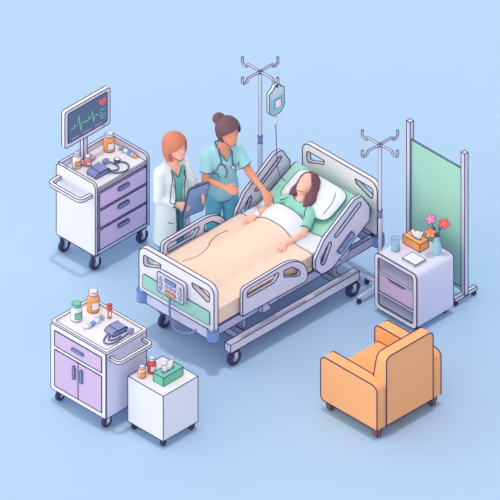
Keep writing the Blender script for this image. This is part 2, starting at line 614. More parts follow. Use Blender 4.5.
# ------------------------------------------------------------------ heart monitor on its post
def build_monitor():
    t = thing('patient_monitor', (-1.035, 1.24, .97), 'patient monitor with green heartbeat trace and red heart, on a post on the tall cart', 'monitor')
    MB().prism(rrect(-.09, -.07, .09, .06, .02), 'z', 0, .018).build('stand_base', 'lavender', t, ink=.004)
    MB().box(-.026, .026, -.012, .03, .018, .36).build('stand_post', 'lavender', t)
    MB().prism(rrect(-.325, .315, .295, .75, .03), 'y', -.055, -.012).build('screen_case', 'white', t)
    s = MB().prism(rrect(-.285, .36, .255, .715, .012, 3), 'y', -.06, -.054).build('display', 'screen_blue', t, ink=.004)
    y = -.063
    tr = [(a * .93 - .012, b + .015) for a, b in [(-.26, .50), (-.22, .50), (-.2, .53), (-.18, .50), (-.165, .50), (-.14, .62), (-.11, .42), (-.09, .53), (-.07, .50), (0.0, .50), (.02, .53), (.035, .50), (.06, .59), (.08, .44), (.1, .52), (.12, .50), (.15, .50)]]
    MB().tube([(a, y, b) for a, b in tr], .0052, 6).build('heart_rate_trace', 'trace_green', s, ink=0)
    hp = []
    for i in range(24):
        q = 2 * PI * i / 24
        hp.append((.185 + .0032 * 16 * math.sin(q) ** 3, .635 + .0032 * (13 * math.cos(q) - 5 * math.cos(2 * q) - 2 * math.cos(3 * q) - math.cos(4 * q))))
    MB().prism(hp, 'y', -.066, -.059).build('heart_symbol', 'coral', s, ink=0)
    for a0, a1, b in ((.145, .23, .545), (.145, .18, .51), (.145, .23, .475), (.155, .215, .44)):
        MB().prism(rrect(a0, b - .004, a1, b + .004, .003, 2), 'y', -.064, -.059).build('readout_line', 'trace_green', s, ink=0)
    for a0, a1 in ((-.24, -.14), (-.09, .03), (.08, .17)):
        MB().prism(rrect(a0, .387, a1, .396, .003, 2), 'y', -.064, -.059).build('readout_line', 'lilac', s, ink=0)
    MB().prism(rrect(.19, .33, .23, .343, .003, 2), 'y', -.058, -.054).build('indicator_light', 'teal_box', t, ink=0)
build_monitor()

G1 = 'medicine bottles on the tall cart'
bottle((-1.17, 1.21, .97), .042, .165, 'paper', 'lavender', 'orange', 'white medicine bottle with orange label on the tall cart', G1)
bottle((-1.075, 1.155, .97), .036, .115, 'pink', 'white', 'white', 'short pink medicine bottle with white cap, beside the monitor post on the tall cart', G1)
bottle((-.745, 1.19, .97), .054, .205, 'orange', 'lavender', 'paper', 'large orange medicine bottle with white label at the back of the tall cart', G1)
cuff_set((-1.105, .985, .972), math.radians(-2), 'folded grey-blue blood pressure cuff with bulb and round gauge, on the tall three-drawer cart', 'blood pressure cuffs',
         [(.06, -.05, .02), (.12, -.12, .012), (.2, -.165, .012), (.28, -.14, .012), (.31, -.07, .012), (.275, .0, .014)], (.165, .07, .032), (.268, .012, .012))
def add_hose(t, pts):
    MB().tube(spline(pts, 8), .008, 8).build('hose', 'navy', t, ink=0)
add_hose([o for o in bpy.data.objects if o.name == 'blood_pressure_cuff'][0], [(.08, -.03, .02), (.13, -.08, .012), (.19, -.09, .012), (.22, -.03, .012), (.195, .05, .02)])

def build_syringe(a, b, text, s=1.0, cap='orange'):
    t = thing('syringe', (0, 0, 0), text, 'syringe', 'syringes on the carts')
    M = rot_to((0, 0, 0), Vector(b) - Vector(a))
    t.location = a
    MB().lathe([(.018 * s, .05 * s), (.018 * s, .155 * s)], n=14, axis='x').xf(M).build('barrel', 'sheet', t, ink=.003)
    MB().lathe([(.0185 * s, .09 * s), (.0185 * s, .14 * s)], n=14, axis='x', ink=False).xf(M).build('fluid_mark', 'blue', t, ink=0)
    p = MB().lathe([(.008 * s, .008 * s), (.008 * s, .05 * s)], n=8, axis='x').lathe([(.024 * s, 0), (.024 * s, .008 * s)], n=14, axis='x').lathe([(.028 * s, .046 * s), (.028 * s, .054 * s)], n=14, axis='x')
    p.xf(M).build('plunger', 'metal', t, ink=.0016)
    MB().lathe([(.017 * s, .155 * s), (.01 * s, .178 * s), (.006 * s, .2 * s)], n=12, axis='x').xf(M).build('tip', cap, t, ink=.002)
    return t
build_syringe((-.665, 1.115, .992), (-.665, .885, .992), 'white and blue syringe with an orange tip, lying on the tall cart', 1.15)

# ================================================================== low cart with one drawer and two doors
def build_cart_b():
    Lx, Ly = .55, .754
    t = thing('medical_cart', (-3.128, -1.156, 0), 'low white medical cart with one wide drawer over two purple cupboard doors', 'medical cart')
    MB().box(0, Lx, 0, Ly, .13, .90).build('cabinet_body', 'lavender', t)
    ring = MB().prism(rrect(-.006, -.006, Lx + .006, Ly + .006, .02, 3), 'z', .895, .925, holes=[rrect(.025, .025, Lx - .025, Ly - .025, .015, 3)])
    ring.build('top_rim', 'white', t, ink=.005)
    MB().prism(rrect(.02, .02, Lx - .02, Ly - .02, .01, 2), 'z', .898, .905).build('worktop', 'white', t, ink=0)
    MB().prism(rrect(0, .13, Ly, .905, .02, 3), 'x', -.012, 0, holes=[rrect(.05, .655, Ly - .05, .845, .01, 2), rrect(.05, .18, Ly - .05, .62, .01, 2)]).build('front_frame', 'white', t, ink=.005)
    d = MB().prism(rrect(.055, .66, Ly - .055, .84, .01, 2), 'x', -.014, 0).build('drawer', 'lilac', t)
    MB().prism(rrect(Ly / 2 - .08, .735, Ly / 2 + .08, .768, .014, 3), 'x', -.03, -.012).build('drawer_handle', 'slate', d, ink=.004)
    for y0, y1, hy in ((.055, Ly / 2 - .002, Ly / 2 - .05), (Ly / 2 + .002, Ly - .055, Ly / 2 + .05)):
        d = MB().prism(rrect(y0, .185, y1, .615, .01, 2), 'x', -.014, 0).build('door', 'lilac', t, ink=.005)
        MB().prism(rrect(hy - .016, .4, hy + .016, .56, .014, 3), 'x', -.03, -.012).build('door_handle', 'slate', d, ink=.004)
    z = .83
    MB().tube(rpath([(.05, 0, z), (.05, -.12, z), (Lx - .05, -.12, z), (Lx - .05, 0, z)], .045), .023, 4, ink=True, phase=PI / 4).build('push_handle', 'white', t)
    for x, y in ((.06, .06), (Lx - .06, .06), (.06, Ly - .06), (Lx - .06, Ly - .06)):
        caster(t, x, y, .064, .036, .155, drop=.02)
    return t
build_cart_b()
G2 = 'medicine bottles on the low cart'
zt = .906
bottle((-2.925, -.54, zt), .054, .20, 'sheet', 'teal_box', 'teal_box', 'white medicine bottle with green cap and green label on the low cart', G2, neck=.72)
bottle((-2.70, -.545, zt), .06, .235, 'orange', 'lavender', 'paper', 'tall orange medicine bottle with white label at the back of the low cart', G2)
def build_vial():
    t = thing('blood_sample_tube', (-2.68, -.75, zt), 'small dark red blood sample tube with pink cap, standing on the low cart', 'sample tube')
    MB().lathe([(0, 0), (.016, .002), (.022, .015), (.022, .12), (0, .12)], n=14).build('glass_tube', 'hair_auburn', t, ink=0)
    MB().lathe([(.027, .115), (.027, .155), (.02, .162)], n=14).build('cap', 'red', t, ink=.003)
    MB().lathe([(.0225, .035), (.0225, .085)], n=8, arc=(math.radians(-150), math.radians(-100)), ink=False).build('paper_label', 'paper', t, ink=0)
build_vial()
build_syringe((-2.745, -.715, zt + .024), (-3.0, -.725, zt + .024), 'blue and white syringe lying in front of the bottles on the low cart', 1.3, 'sheet')
cuff_set((-2.80, -.955, zt + .002), math.radians(-5), 'folded grey-blue blood pressure cuff with looped dark hose, on the low cart', 'blood pressure cuffs',
         [(-.08, .0, .02), (-.15, -.02, .012), (-.21, -.07, .012), (-.2, -.13, .012), (-.12, -.15, .012), (-.02, -.13, .012), (.05, -.12, .016)], (.09, -.115, .032))
add_hose([o for o in bpy.data.objects if o.name == 'blood_pressure_cuff.001'][0], [(-.08, -.03, .02), (-.13, -.05, .012), (-.15, -.085, .012), (-.1, -.11, .012), (-.02, -.105, .014)])

for o in list(COL.objects):      # the taller casters raise the low cart and all that stands on it
    if o.parent is None and o.location.x < -2.5: o.location += Vector((-.02, -.02, .02))

# ================================================================== small plain cabinet
def build_box_cabinet():
    t = thing('bedside_cabinet', (-2.9665, -1.7735, 0), 'small plain white cube cabinet on casters, with a green tissue box on top', 'cabinet')
    MB().box(0, .478, 0, .485, .09, .627).build('cabinet_body', 'white', t)
    for x, y in ((.045, .045), (.433, .045), (.045, .44), (.433, .44)): small_caster(t, x, y, .09, .036)
build_box_cabinet()
bottle((-2.875, -1.39, .627), .04, .125, 'peach', 'lavender', 'orange', 'small light orange medicine bottle with a cap, on the small plain cabinet', 'medicine bottles on the small cabinet')
bottle((-2.755, -1.405, .627), .042, .175, 'red', 'lavender', 'paper', 'red medicine bottle with white label, on the small plain cabinet', 'medicine bottles on the small cabinet')

def tissue_box(loc, lx, ly, h, m, text, rz=0):
    t = thing('tissue_box', loc, text, 'tissue box', 'tissue boxes', rz)
    MB().box(-lx / 2, lx / 2, -ly / 2, ly / 2, 0, h).build('box', m, t, ink=.005)
    long_x = lx > ly
    a, b = (.32 * lx, .16 * ly) if long_x else (.16 * lx, .32 * ly)
    MB().prism([(a * math.cos(2 * PI * i / 16), b * math.sin(2 * PI * i / 16)) for i in range(16)], 'z', h, h + .0015, ink=False).build('opening', 'navy', t, ink=0)
    # crumpled tissue: a folded sheet with thickness
    n = 9
    vs = []
    for s in (0, 1):
        for i in range(n):
            u = i / (n - 1) - .5
            w = .02 * math.sin(i * 1.9) + (.006 if s else 0)
            top = h + .055 + .055 * (i / (n - 1)) + .008 * math.sin(i * 1.5)
            base = a * 1.1 if long_x else b * 1.1
            p0 = (u * base * 1.4, w * .3, h); p1 = (u * base * 2.0 + .01, w + .012, top)
            for p in (p0, p1):
                vs.append(p if long_x else (p[1], -p[0], p[2]))
    fs = []
    for i in range(n - 1):
        q = 2 * i
        fs.append((q, q + 2, q + 3, q + 1)); fs.append((2 * n + q, 2 * n + q + 1, 2 * n + q + 3, 2 * n + q + 2))
        fs.append((q + 1, q + 3, 2 * n + q + 3, 2 * n + q + 1)); fs.append((q, 2 * n + q, 2 * n + q + 2, q + 2))
    fs += [(0, 1, 2 * n + 1, 2 * n), (2 * n - 2, 4 * n - 2, 4 * n - 1, 2 * n - 1)]
    mb = MB().add(vs, fs, ink=False)
    edge = [vs[2 * i + 1] for i in range(n)]
    mb.tube([vs[0], *edge, vs[2 * n - 2]], .003, 5, 1)
    mb.build('tissue', ['paper', I], t, ink=0)
    return t
tissue_box((-2.715, -1.59, .627), .27, .14, .1, 'teal_box', 'green tissue box with a white tissue pulled up, on the small plain cabinet')

# ================================================================== armchair
def build_armchair():
    X0, Y0 = -1.406, -3.155
    Lx, Ly = .88, .778
    t = thing('armchair', (X0, Y0, 0), 'orange upholstered armchair with wooden legs, seen from behind', 'armchair')
    for x0 in (0, Lx - .135):
        MB().prism(rpoly([(0.004, .12), (Ly, .12), (Ly, .64), (0.004, .64)], [.01, .05, .07, .07]), 'x', x0, x0 + .135).build('armrest', 'chair_orange', t, ink=.008)
    bk = MB().prism(rpoly([(.12, .13), (Lx - .12, .13), (Lx - .12, .94), (.12, .94)], [0, 0, .06, .06]), 'y', -.008, 1)
    bk.v = [(x, y if y < .5 else .26 - .14 * max(0, min(1, (z - .46) / .45)), z) for x, y, z in bk.v]
    bk.build('backrest', 'chair_orange', t, ink=.008)
    MB().prism(rpoly([(.2, .2), (Ly - .02, .2), (Ly - .02, .46), (.2, .46)], [0, .03, .05, 0]), 'x', .137, Lx - .137).build('seat_cushion', 'chair_orange', t, ink=.008)
    MB().box(.135, Lx - .135, .15, Ly - .04, .12, .2).build('seat_base', 'chair_orange', t, ink=.006)
    for x, y, sx, sy in ((.06, .06, -1, -1), (Lx - .06, .06, 1, -1), (.06, Ly - .07, -1, 1), (Lx - .06, Ly - .07, 1, 1)):
        top = [(x - .036, y - .036), (x + .036, y - .036), (x + .036, y + .036), (x - .036, y + .036)]
        bx, by = x + sx * -.006, y + sy * -.004
        bot = [(bx - .02, by - .02), (bx + .02, by - .02), (bx + .02, by + .02), (bx - .02, by + .02)]
        MB().add([(a, b, 0) for a, b in bot] + [(a, b, .12) for a, b in top],
                 [(3, 2, 1, 0), (4, 5, 6, 7)] + [(i, (i + 1) % 4, (i + 1) % 4 + 4, i + 4) for i in range(4)]).build('leg', 'chair_wood', t, ink=.005)
build_armchair()

# ================================================================== nightstand with open shelves
def build_nightstand():
    X0, X1, Y0, Y1, Z0, Z1 = 0, .50, 0, .57, .05, .70
    t = thing('nightstand', (.148, -2.15, 0), 'white rounded nightstand with open shelves and a lilac drawer, beside the privacy screen', 'nightstand')
    MB().prism(rrect(Y0, Z0, Y1, Z1, .055, 6), 'x', 0, X1, holes=[rrect(.045, .1, Y1 - .045, Z1 - .04, .03, 5)]).build('cabinet_shell', 'lavender', t, ink=.006)
    MB().prism(rrect(Y0, Z0, Y1, Z1, .055, 6), 'x', -.012, 0, holes=[rrect(.042, .095, Y1 - .042, Z1 - .038, .035, 5)]).build('front_rim', 'white', t, ink=.0045)
    MB().prism(rrect(.045, .1, Y1 - .045, Z1 - .04, .03, 5), 'x', X1 - .03, X1 - .005).build('back_panel', 'lavender_mid', t, ink=0)
    for z in (.485, .245): MB().box(-.008, X1 - .03, .04, Y1 - .04, z - .012, z + .012).build('shelf', 'lavender', t, ink=.004)
    pr = rpoly([(.045, .257), (Y1 - .045, .257), (Y1 - .045, .472), (Y1 / 2 + .13, .472), (Y1 / 2 + .09, .435), (Y1 / 2 - .09, .435), (Y1 / 2 - .13, .472), (.045, .472)], [0, 0, 0, .01, .03, .03, .01, 0], 3)
    d = MB().prism(pr, 'x', 0, .02).build('drawer', 'lilac', t, ink=.004)
    MB().prism([(Y1 / 2 - .13, .472), (Y1 / 2 - .09, .43), (Y1 / 2 + .09, .43), (Y1 / 2 + .13, .472)], 'x', .02, .03).build('drawer_recess', 'slate', d, ink=0)
    MB().box(.02, X1 - .05, .055, Y1 - .055, .262, .27).build('drawer_box', 'lilac', d, ink=0)
    for x, y in ((.06, .07), (.44, .07), (.06, .5), (.44, .5)): small_caster(t, x, y, .055, .024)
build_nightstand()
zn = .702
def build_glass():
    t = thing('drinking_glass', (.30, -1.70, zn), 'clear glass of blue water on the nightstand', 'glass')
    r = .049
    MB().lathe([(0, 0), (r * .82, 0), (r, .135), (r - .005, .135), (r * .78, .01), (0, .01)], n=24, ink=False).build('glass_wall', 'glass', t, ink=0)
    MB().lathe([(0, .011), (r * .77, .011), (r * .91, .095), (0, .095)], n=24).build('water', 'water', t, ink=.002)
    MB().tube([((r - .002) * math.cos(2 * PI * i / 24), (r - .002) * math.sin(2 * PI * i / 24), .135) for i in range(24)], .0034, 6, closed=True).build('rim', 'slate', t, ink=0)
build_glass()
tissue_box((.497, -1.782, zn), .125, .235, .092, 'orange', 'orange tissue box with a white tissue pulled up, on the nightstand')
def build_notepad():
    t = thing('notepad', (.2975, -1.955, zn), 'pale blue-white notepad lying flat on the nightstand', 'notepad')
    MB().box(-.07, .07, -.09, .09, 0, .018).build('pages', 'paper', t, ink=.003)
    MB().box(-.07, .07, -.09, .09, .018, .025).build('cover', 'sheet', t, ink=.004)
build_notepad()
VX, VY = .545, -2.02
def build_vase():
    t = tag(MB().lathe([(0, 0), (.04, 0), (.052, .03), (.05, .07), (.034, .13), (.027, .17), (.034, .215), (.029, .215), (.022, .17), (.029, .13), (.044, .07), (.044, .03), (0, .012)], n=24, ink=False)
            .tube([(.032 * math.cos(2 * PI * i / 20), .032 * math.sin(2 * PI * i / 20), .215) for i in range(20)], .003, 6, 1, closed=True).build('flower_vase', ['vase_glass', I], ink=0),
            'light blue glass vase holding three flowers, on the nightstand', 'vase')
    t.location = (VX, VY, zn)
build_vase()
def flower(head, m, text, cen, yaw):
    head = Vector(head)
    t = thing('cut_flower', (VX, VY, zn), text, 'flower', 'flowers in the vase')
    h = head
    MB().tube(spline([(h.x * -.1, h.y * -.1, .03), (h.x * .08, h.y * .08, .2), (h.x * .6, h.y * .6, (h.z + .22) / 2), tuple(h)], 5), .0048, 6).build('stem', 'stem', t, ink=0)
    R = Vector((-.6, -.6, 1)).to_track_quat('Z', 'X').to_matrix().to_4x4()
    for k in range(5):
        a = 2 * PI * k / 5 + yaw
        p = MB().ball((0, 0, 0), .024, (1.05, .85, .35), 12)
        p.xf(Matrix.Translation(h) @ R @ Matrix.Rotation(a, 4, 'Z') @ Matrix.Translation((.031, 0, .005)))
        e = MB().tube([(.031 + .0252 * math.cos(2 * PI * i / 14), .0204 * math.sin(2 * PI * i / 14), .005) for i in range(14)], .003, 5, 1, closed=True)
        e.xf(Matrix.Translation(h) @ R @ Matrix.Rotation(a, 4, 'Z'))
        p.merge(e).build('petal', [m, I], t, ink=0)
    MB().ball((0, 0, 0), .014, (1, 1, .6), 10).xf(Matrix.Translation(h) @ R @ Matrix.Translation((0, 0, .01))).build('flower_centre', cen, t, ink=0)
    for dx in (.02, -.02):
        MB().ball((h.x * .4 + dx, h.y * .4 + dx, .25 + dx), .02, (.5, .5, 1.3), 8).build('leaf', 'stem', t, ink=0)
flower((-.045, .035, .405), 'flower_pink', 'pink-purple five-petalled flower in the vase, the furthest left at the top', 'orange', .3)
flower((.045, -.06, .355), 'flower_red', 'red five-petalled flower in the vase, furthest to the right', 'orange', .8)
flower((-.075, .01, .27), 'flower_orange', 'orange five-petalled flower in the vase, the lowest', 'coral', 0)

# ================================================================== privacy screen
def build_screen():
    t = thing('privacy_screen', (.88, -1.32, 0), 'mint green hospital privacy screen between two white posts, behind the nightstand', 'screen')
    for y in (0, -.75):
        MB().box(-.024, .024, y - .024, y + .024, .07, 1.76).build('post', 'metal', t)
        MB().box(-.15, .15, y - .02, y + .02, .055, .095).build('foot', 'metal', t)
        for s in (-1, 1): small_caster(t, s * .125, y, .056, .026)
    MB().box(-.008, .008, -.726, -.024, .14, 1.55).build('cloth_panel', 'mint', t)
    MB().box(-.012, .012, -.726, -.024, .11, .14).build('bottom_bar', 'metal', t, ink=.004)
build_screen()

# ================================================================== drip stands
def iv_stand(x, y, top, text, leg, collar):
    t = thing('drip_stand', (x, y, 0), text, 'drip stand', 'drip stands')
    MB().lathe([(.02, .09), (.02, collar)], n=14, seam=(1, .0035)).build('lower_pole', 'metal', t, ink=.004)
    MB().lathe([(.015, collar), (.015, top - .01)], n=12, seam=(1, .0035)).build('upper_pole', 'metal', t, ink=.004)
    MB().cyl((0, 0, collar - .04), .026, .08, 16).build('height_collar', 'slate', t, ink=.004)
    for k in range(4):
        d = Vector((math.cos(k * PI / 2), math.sin(k * PI / 2), 0))
        l = leg[k]
        MB().tube([d * .0 + Vector((0, 0, .09)), d * (l * .5) + Vector((0, 0, .085)), d * l + Vector((0, 0, .075))], [.019, .018, .016], 10).build('base_leg', 'metal', t, ink=.0)
        c = d * (l - .01)
        small_caster(t, c.x, c.y, .062, .024)
        e = d * .235
        n = Vector((-d.y, d.x, 0)) * 0
        pts = [Vector((0, 0, top - .02)), d * .15 + Vector((0, 0, top - .012)), d * .185 + Vector((0, 0, top - .045)), d * .215 + Vector((0, 0, top - .05)), d * .245 + Vector((0, 0, top - .02)), d * .24 + Vector((0, 0, top + .035))]
        MB().tube(spline(pts, 6), .0125, 4, ink=True).build('hook', 'metal', t, ink=.0045)
    MB().cyl((0, 0, top - .035), .02, .03, 14).build('hook_hub', 'slate', t, ink=.003)
    return t
iv_stand(.26, .12, 1.95, 'tall drip stand with a hanging fluid bag, behind the bed beside the nurse', [.25, .2, .25, .2], 1.13)
iv_stand(.40, -1.387, 1.765, 'drip stand with four empty hooks, between the headboard and the nightstand', [.25, .19, .3, .19], .93)
def build_bag():
    t = thing('fluid_bag', (.24, -.112, 1.565), 'clear blue fluid bag hanging from the drip stand, its tube running down to the bed', 'fluid bag')
    pr = rpoly([(-.05, .0), (.05, .0), (.1, .05), (.1, .28), (.045, .31), (.03, .345), (-.03, .345), (-.045, .31), (-.1, .28), (-.1, .05)], .018, 3)
    MB().prism(pr, 'y', -.018, .018, holes=[rrect(-.012, .315, .012, .333, .008, 3)]).build('bag', 'bag_plastic', t, ink=.006)
    MB().prism(rpoly([(-.04, .015), (.04, .015), (.085, .055), (.085, .2), (-.085, .2), (-.085, .055)], .015, 3), 'y', -.0195, .0195).build('fluid', 'water', t, ink=.0)
    MB().prism(rrect(-.03, .07, .055, .17, .006, 2), 'y', -.023, -.019).build('paper_label', 'paper', t, ink=.003)
    MB().lathe([(.008, -.035), (.008, 0)], n=8, ink=False).lathe([(.014, -.13), (.019, -.12), (.019, -.06), (.012, -.045), (.008, -.035)], n=14).build('drip_chamber', 'bag_plastic', t, ink=.003)
    # the tube runs over the raised rail and down to the mattress
    pts = [(0, 0, -.13), (-.04, -.05, -.30), (-.10, -.12, -.45), (-.13, -.17, -.55), (-.12, -.20, -.61), (-.085, -.225, -.65)]
    MB().tube(spline(pts, 8), .005, 6).build('drip_tube', 'navy', t, ink=0)
build_bag()

# ================================================================== hospital bed
YN, YF = -1.235, -.205       # near and far faces of the bed ends
def build_bed():
    t = thing('hospital_bed', (-.6, -.72, 0), 'adjustable hospital bed on wheels with lavender side rails and a control panel at the foot', 'hospital bed')
    T = Matrix.Translation((.6, .72, 0))
    def B(mb, name, m, p=t, **k): return mb.xf(T).build(name, m, p, **k)
    def end_holes(zt_, s=1):
        a = rpoly([(YF - .06, zt_ - .085), (YF - .31, zt_ - .085), (YF - .29, zt_ - .135), (YF - .06, zt_ - .225)], [.03, .012, .012, .03], 3)
        b = [(YN + YF - q[0], q[1]) for q in a]
        return [a, b]
    # foot end
    zt_ = 1.03
    fb = B(MB().prism(rpoly([(YN, .5), (YF, .5), (YF, zt_), (YN, zt_)], [.03, .03, .1, .1], 8), 'x', -1.73, -1.675, holes=end_holes(zt_)), 'footboard', 'white', ink=.007)
    B(MB().prism(rrect(YN + .055, .555, YF - .055, .72, .025, 4), 'x', -1.737, -1.729), 'footboard_panel', 'mint', fb, ink=.004)
    hb_t = 1.16
    hb = B(MB().prism(rpoly([(YN - .015, .54), (YF - .015, .54), (YF - .015, hb_t), (YN - .015, hb_t)], [.03, .03, .1, .1], 8), 'x', .50, .55, holes=[[(q[0] - .015, q[1]) for q in h] for h in end_holes(hb_t)]), 'headboard', 'white', ink=.007)
    # frame
    for y in (-1.19, -.29): B(MB().box(-1.69, .56, y, y + .05, .40, .50), 'frame_beam', 'lavender_mid')
    B(MB().box(-1.72, -1.67, YN + .05, YF - .03, .37, .50), 'frame_end', 'lavender')
    B(MB().box(.50, .56, YN + .05, YF - .03, .40, .50), 'frame_end', 'lavender')
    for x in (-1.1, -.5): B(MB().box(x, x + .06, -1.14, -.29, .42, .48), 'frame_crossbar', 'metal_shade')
    for x, y in ((-1.715, YN + .03), (-1.715, YF - .035), (.56, YN + .03), (.56, YF - .03)):
        B(MB().lathe([(0, .385), (.055, .385), (.062, .395), (.062, .5), (.055, .51), (0, .51)], (x, y, 0), 20), 'bumper', 'blue', ink=.005)
    # mattress platform
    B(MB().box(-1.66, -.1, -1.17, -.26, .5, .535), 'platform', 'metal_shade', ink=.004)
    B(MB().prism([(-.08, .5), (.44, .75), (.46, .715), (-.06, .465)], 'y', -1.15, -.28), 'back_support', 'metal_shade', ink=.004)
    B(MB().box(.12, .17, -1.1, -1.04, .5, .58).box(.12, .17, -.4, -.34, .5, .58), 'support_strut', 'lavender')
    # under-carriage
    for y in (-1.29, -.37): B(MB().box(-1.555, .215, y, y + .08, .19, .285), 'base_beam', 'metal')
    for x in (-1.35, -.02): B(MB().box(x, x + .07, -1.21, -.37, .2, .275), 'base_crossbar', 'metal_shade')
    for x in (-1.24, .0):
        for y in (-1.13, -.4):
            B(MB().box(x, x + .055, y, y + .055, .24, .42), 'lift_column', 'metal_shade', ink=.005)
    for x, y in ((-1.47, -1.25), (.16, -1.25), (-1.5, -.33), (.16, -.33)):
        caster(t, x + .6, y + .72, .086, .045, .19)
    # side rails
    def foot_rail(y0, y1):
        pr = rpoly([(-1.385, .545), (-.52, .53)], 0) + [(-.83 + .34 * math.cos(q * PI / 24), .575 + .30 * math.sin(q * PI / 24) ** .95) for q in range(13)] + rpoly([(-.9, .875), (-1.385, .865), (-1.385, .545)], [0, .05, 0], 5)[:-1]
        h1 = rpoly([(-1.325, .73), (-.95, .73), (-.89, .79), (-.89, .825), (-1.30, .82), (-1.325, .80)], .018, 3)
        h2 = rpoly([(-.82, .81), (-.70, .79), (-.60, .70), (-.59, .64), (-.66, .655), (-.82, .73)], [.02, .05, .03, .02, .04, .02], 4)
        return MB().prism(pr, 'y', y0, y1, holes=[h1, h2])
    def head_rail(y0, y1):
        pr = rpoly([(-.385, .60), (-.30, .50), (-.16, .50), (.36, .82), (.36, .98), (.25, 1.165), (.15, 1.165), (-.26, .90), (-.385, .72)], [.06, .05, .06, .06, .05, .06, .06, .1, .06], 5)
        h1 = rpoly([(-.13, .86), (-.09, .84), (.235, 1.055), (.245, 1.095), (.20, 1.1), (-.12, .885)], .016, 3)
        h2 = rpoly([(-.315, .64), (-.285, .60), (-.255, .615), (-.165, .79), (-.17, .83), (-.20, .83), (-.31, .70)], .016, 3)
        return MB().prism(pr, 'y', y0, y1, holes=[h1, h2])
    for y0, y1, near in ((-1.285, -1.25, True), (-.19, -.155, False)):
        fr = B(foot_rail(y0, y1), 'side_rail', 'lavender', ink=.007)
        hr = B(head_rail(y0, y1), 'head_side_rail', 'lavender', ink=.007)
        yb0, yb1 = (y1, -1.19) if near else (-.24, y0)
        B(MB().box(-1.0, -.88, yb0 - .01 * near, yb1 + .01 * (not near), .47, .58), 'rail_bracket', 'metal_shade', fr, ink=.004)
        yo = y0 - .03 if near else y0
        B(MB().box(-1.08, -.97, -1.25 if near else -.235, -1.2 if near else -.19, .41, .56), 'rail_latch', 'lavender_mid', fr, ink=.005)
        B(MB().prism(rpoly([(-.02, .5), (.1, .5), (.14, .66), (.02, .66)], .015, 2), 'y', yb0, yb1), 'rail_bracket', 'metal_shade', hr, ink=.004)
        if near:
            c = rpoly([(-.10, .68), (-.055, .625), (.15, .755), (.105, .82)], .018, 4)
            cp = B(MB().prism(c, 'y', y0 - .014, y0), 'rail_control_panel', 'blue', hr, ink=.005)
            for cx, cz in ((-.045, .682), (.092, .768)):
                B(MB().cyl((cx, y0 - .014, cz), .012, .006, 12, axis='y'), 'rail_button', 'orange_side', hr, ink=0)
    # control panel hanging on the footboard
    x = -1.737
    y1, y0 = -.505, -.87
    cp = B(MB().prism(rrect(y0, .66, y1, .90, .03, 4), 'x', -1.78, x), 'control_panel', 'metal', ink=.006)
    xb, xc = -1.786, -1.779
    yc = (y0 + y1) / 2
    B(MB().prism(rrect(yc - .075, .815, yc + .075, .862, .012, 3), 'x', xb, xc), 'panel_display', 'blue', cp, ink=.003)
    B(MB().prism(rrect(yc - .07, .685, yc + .07, .727, .018, 4), 'x', xb, xc), 'panel_button', 'orange', cp, ink=.003)
    for d in (-.055, 0, .055): B(MB().lathe([(.017, xb), (.017, xc)], (0, yc + d, .77), 14, axis='x'), 'panel_button', 'lavender', cp, ink=.003)
    for d in (-.135, .135):
        B(MB().prism([(yc + d - .018, .815), (yc + d + .018, .815), (yc + d, .85)], 'x', xb, xc), 'panel_button', 'lavender', cp, ink=.003)
        B(MB().prism(rrect(yc + d - .016, .752, yc + d + .016, .786, .003, 2), 'x', xb, xc), 'panel_button', 'lavender', cp, ink=.003)
        B(MB().prism([(yc + d - .018, .725), (yc + d + .018, .725), (yc + d, .69)], 'x', xb, xc), 'panel_button', 'lavender', cp, ink=.003)
    cb = [(-1.765, -.665, .665), (-1.775, -.668, .56), (-1.775, -.68, .42), (-1.78, -.74, .33), (-1.775, -.84, .325), (-1.75, -.95, .36), (-1.7, -.98, .42)]
    B(MB().tube(spline(cb, 8), .011, 8), 'panel_cable', 'slate', cp, ink=0)
build_bed()

# ------------------------------------------------------------------ mattress, sheet, blanket, pillow
tag(MB().prism(rpoly([(-1.66, .545), (-.06, .545), (.475, .81), (.405, .985), (-.10, .725), (-1.66, .725)], [.03, 0, .04, .04, .0, .04], 3), 'y', -1.205, -.235).build('mattress', 'mint', ink=.007),
    'mint green mattress of the hospital bed, its head end raised', 'mattress')

def mat_z(x): return .725 if x < -.10 else .725 + (x + .10) * .515
def sstep(a, b, x):
    t = min(1, max(0, (x - a) / (b - a))); return t * t * (3 - 2 * t)
def bump(x, y):
    """how far the lying person lifts the covers"""
    cy = -.69 + .03 * sstep(-.4, -.1, x)
    hgt = .07 + .035 * sstep(-1.2, -.45, x) + .062 * sstep(-.42, -.2, x)
    if x < -1.35: hgt *= sstep(-1.6, -1.35, x)
    w = .29 + .03 * sstep(-.4, -.2, x)
    d = abs(y - cy) / w
    return hgt * (1 - d ** 3) ** 1.3 if d < 1 else 0

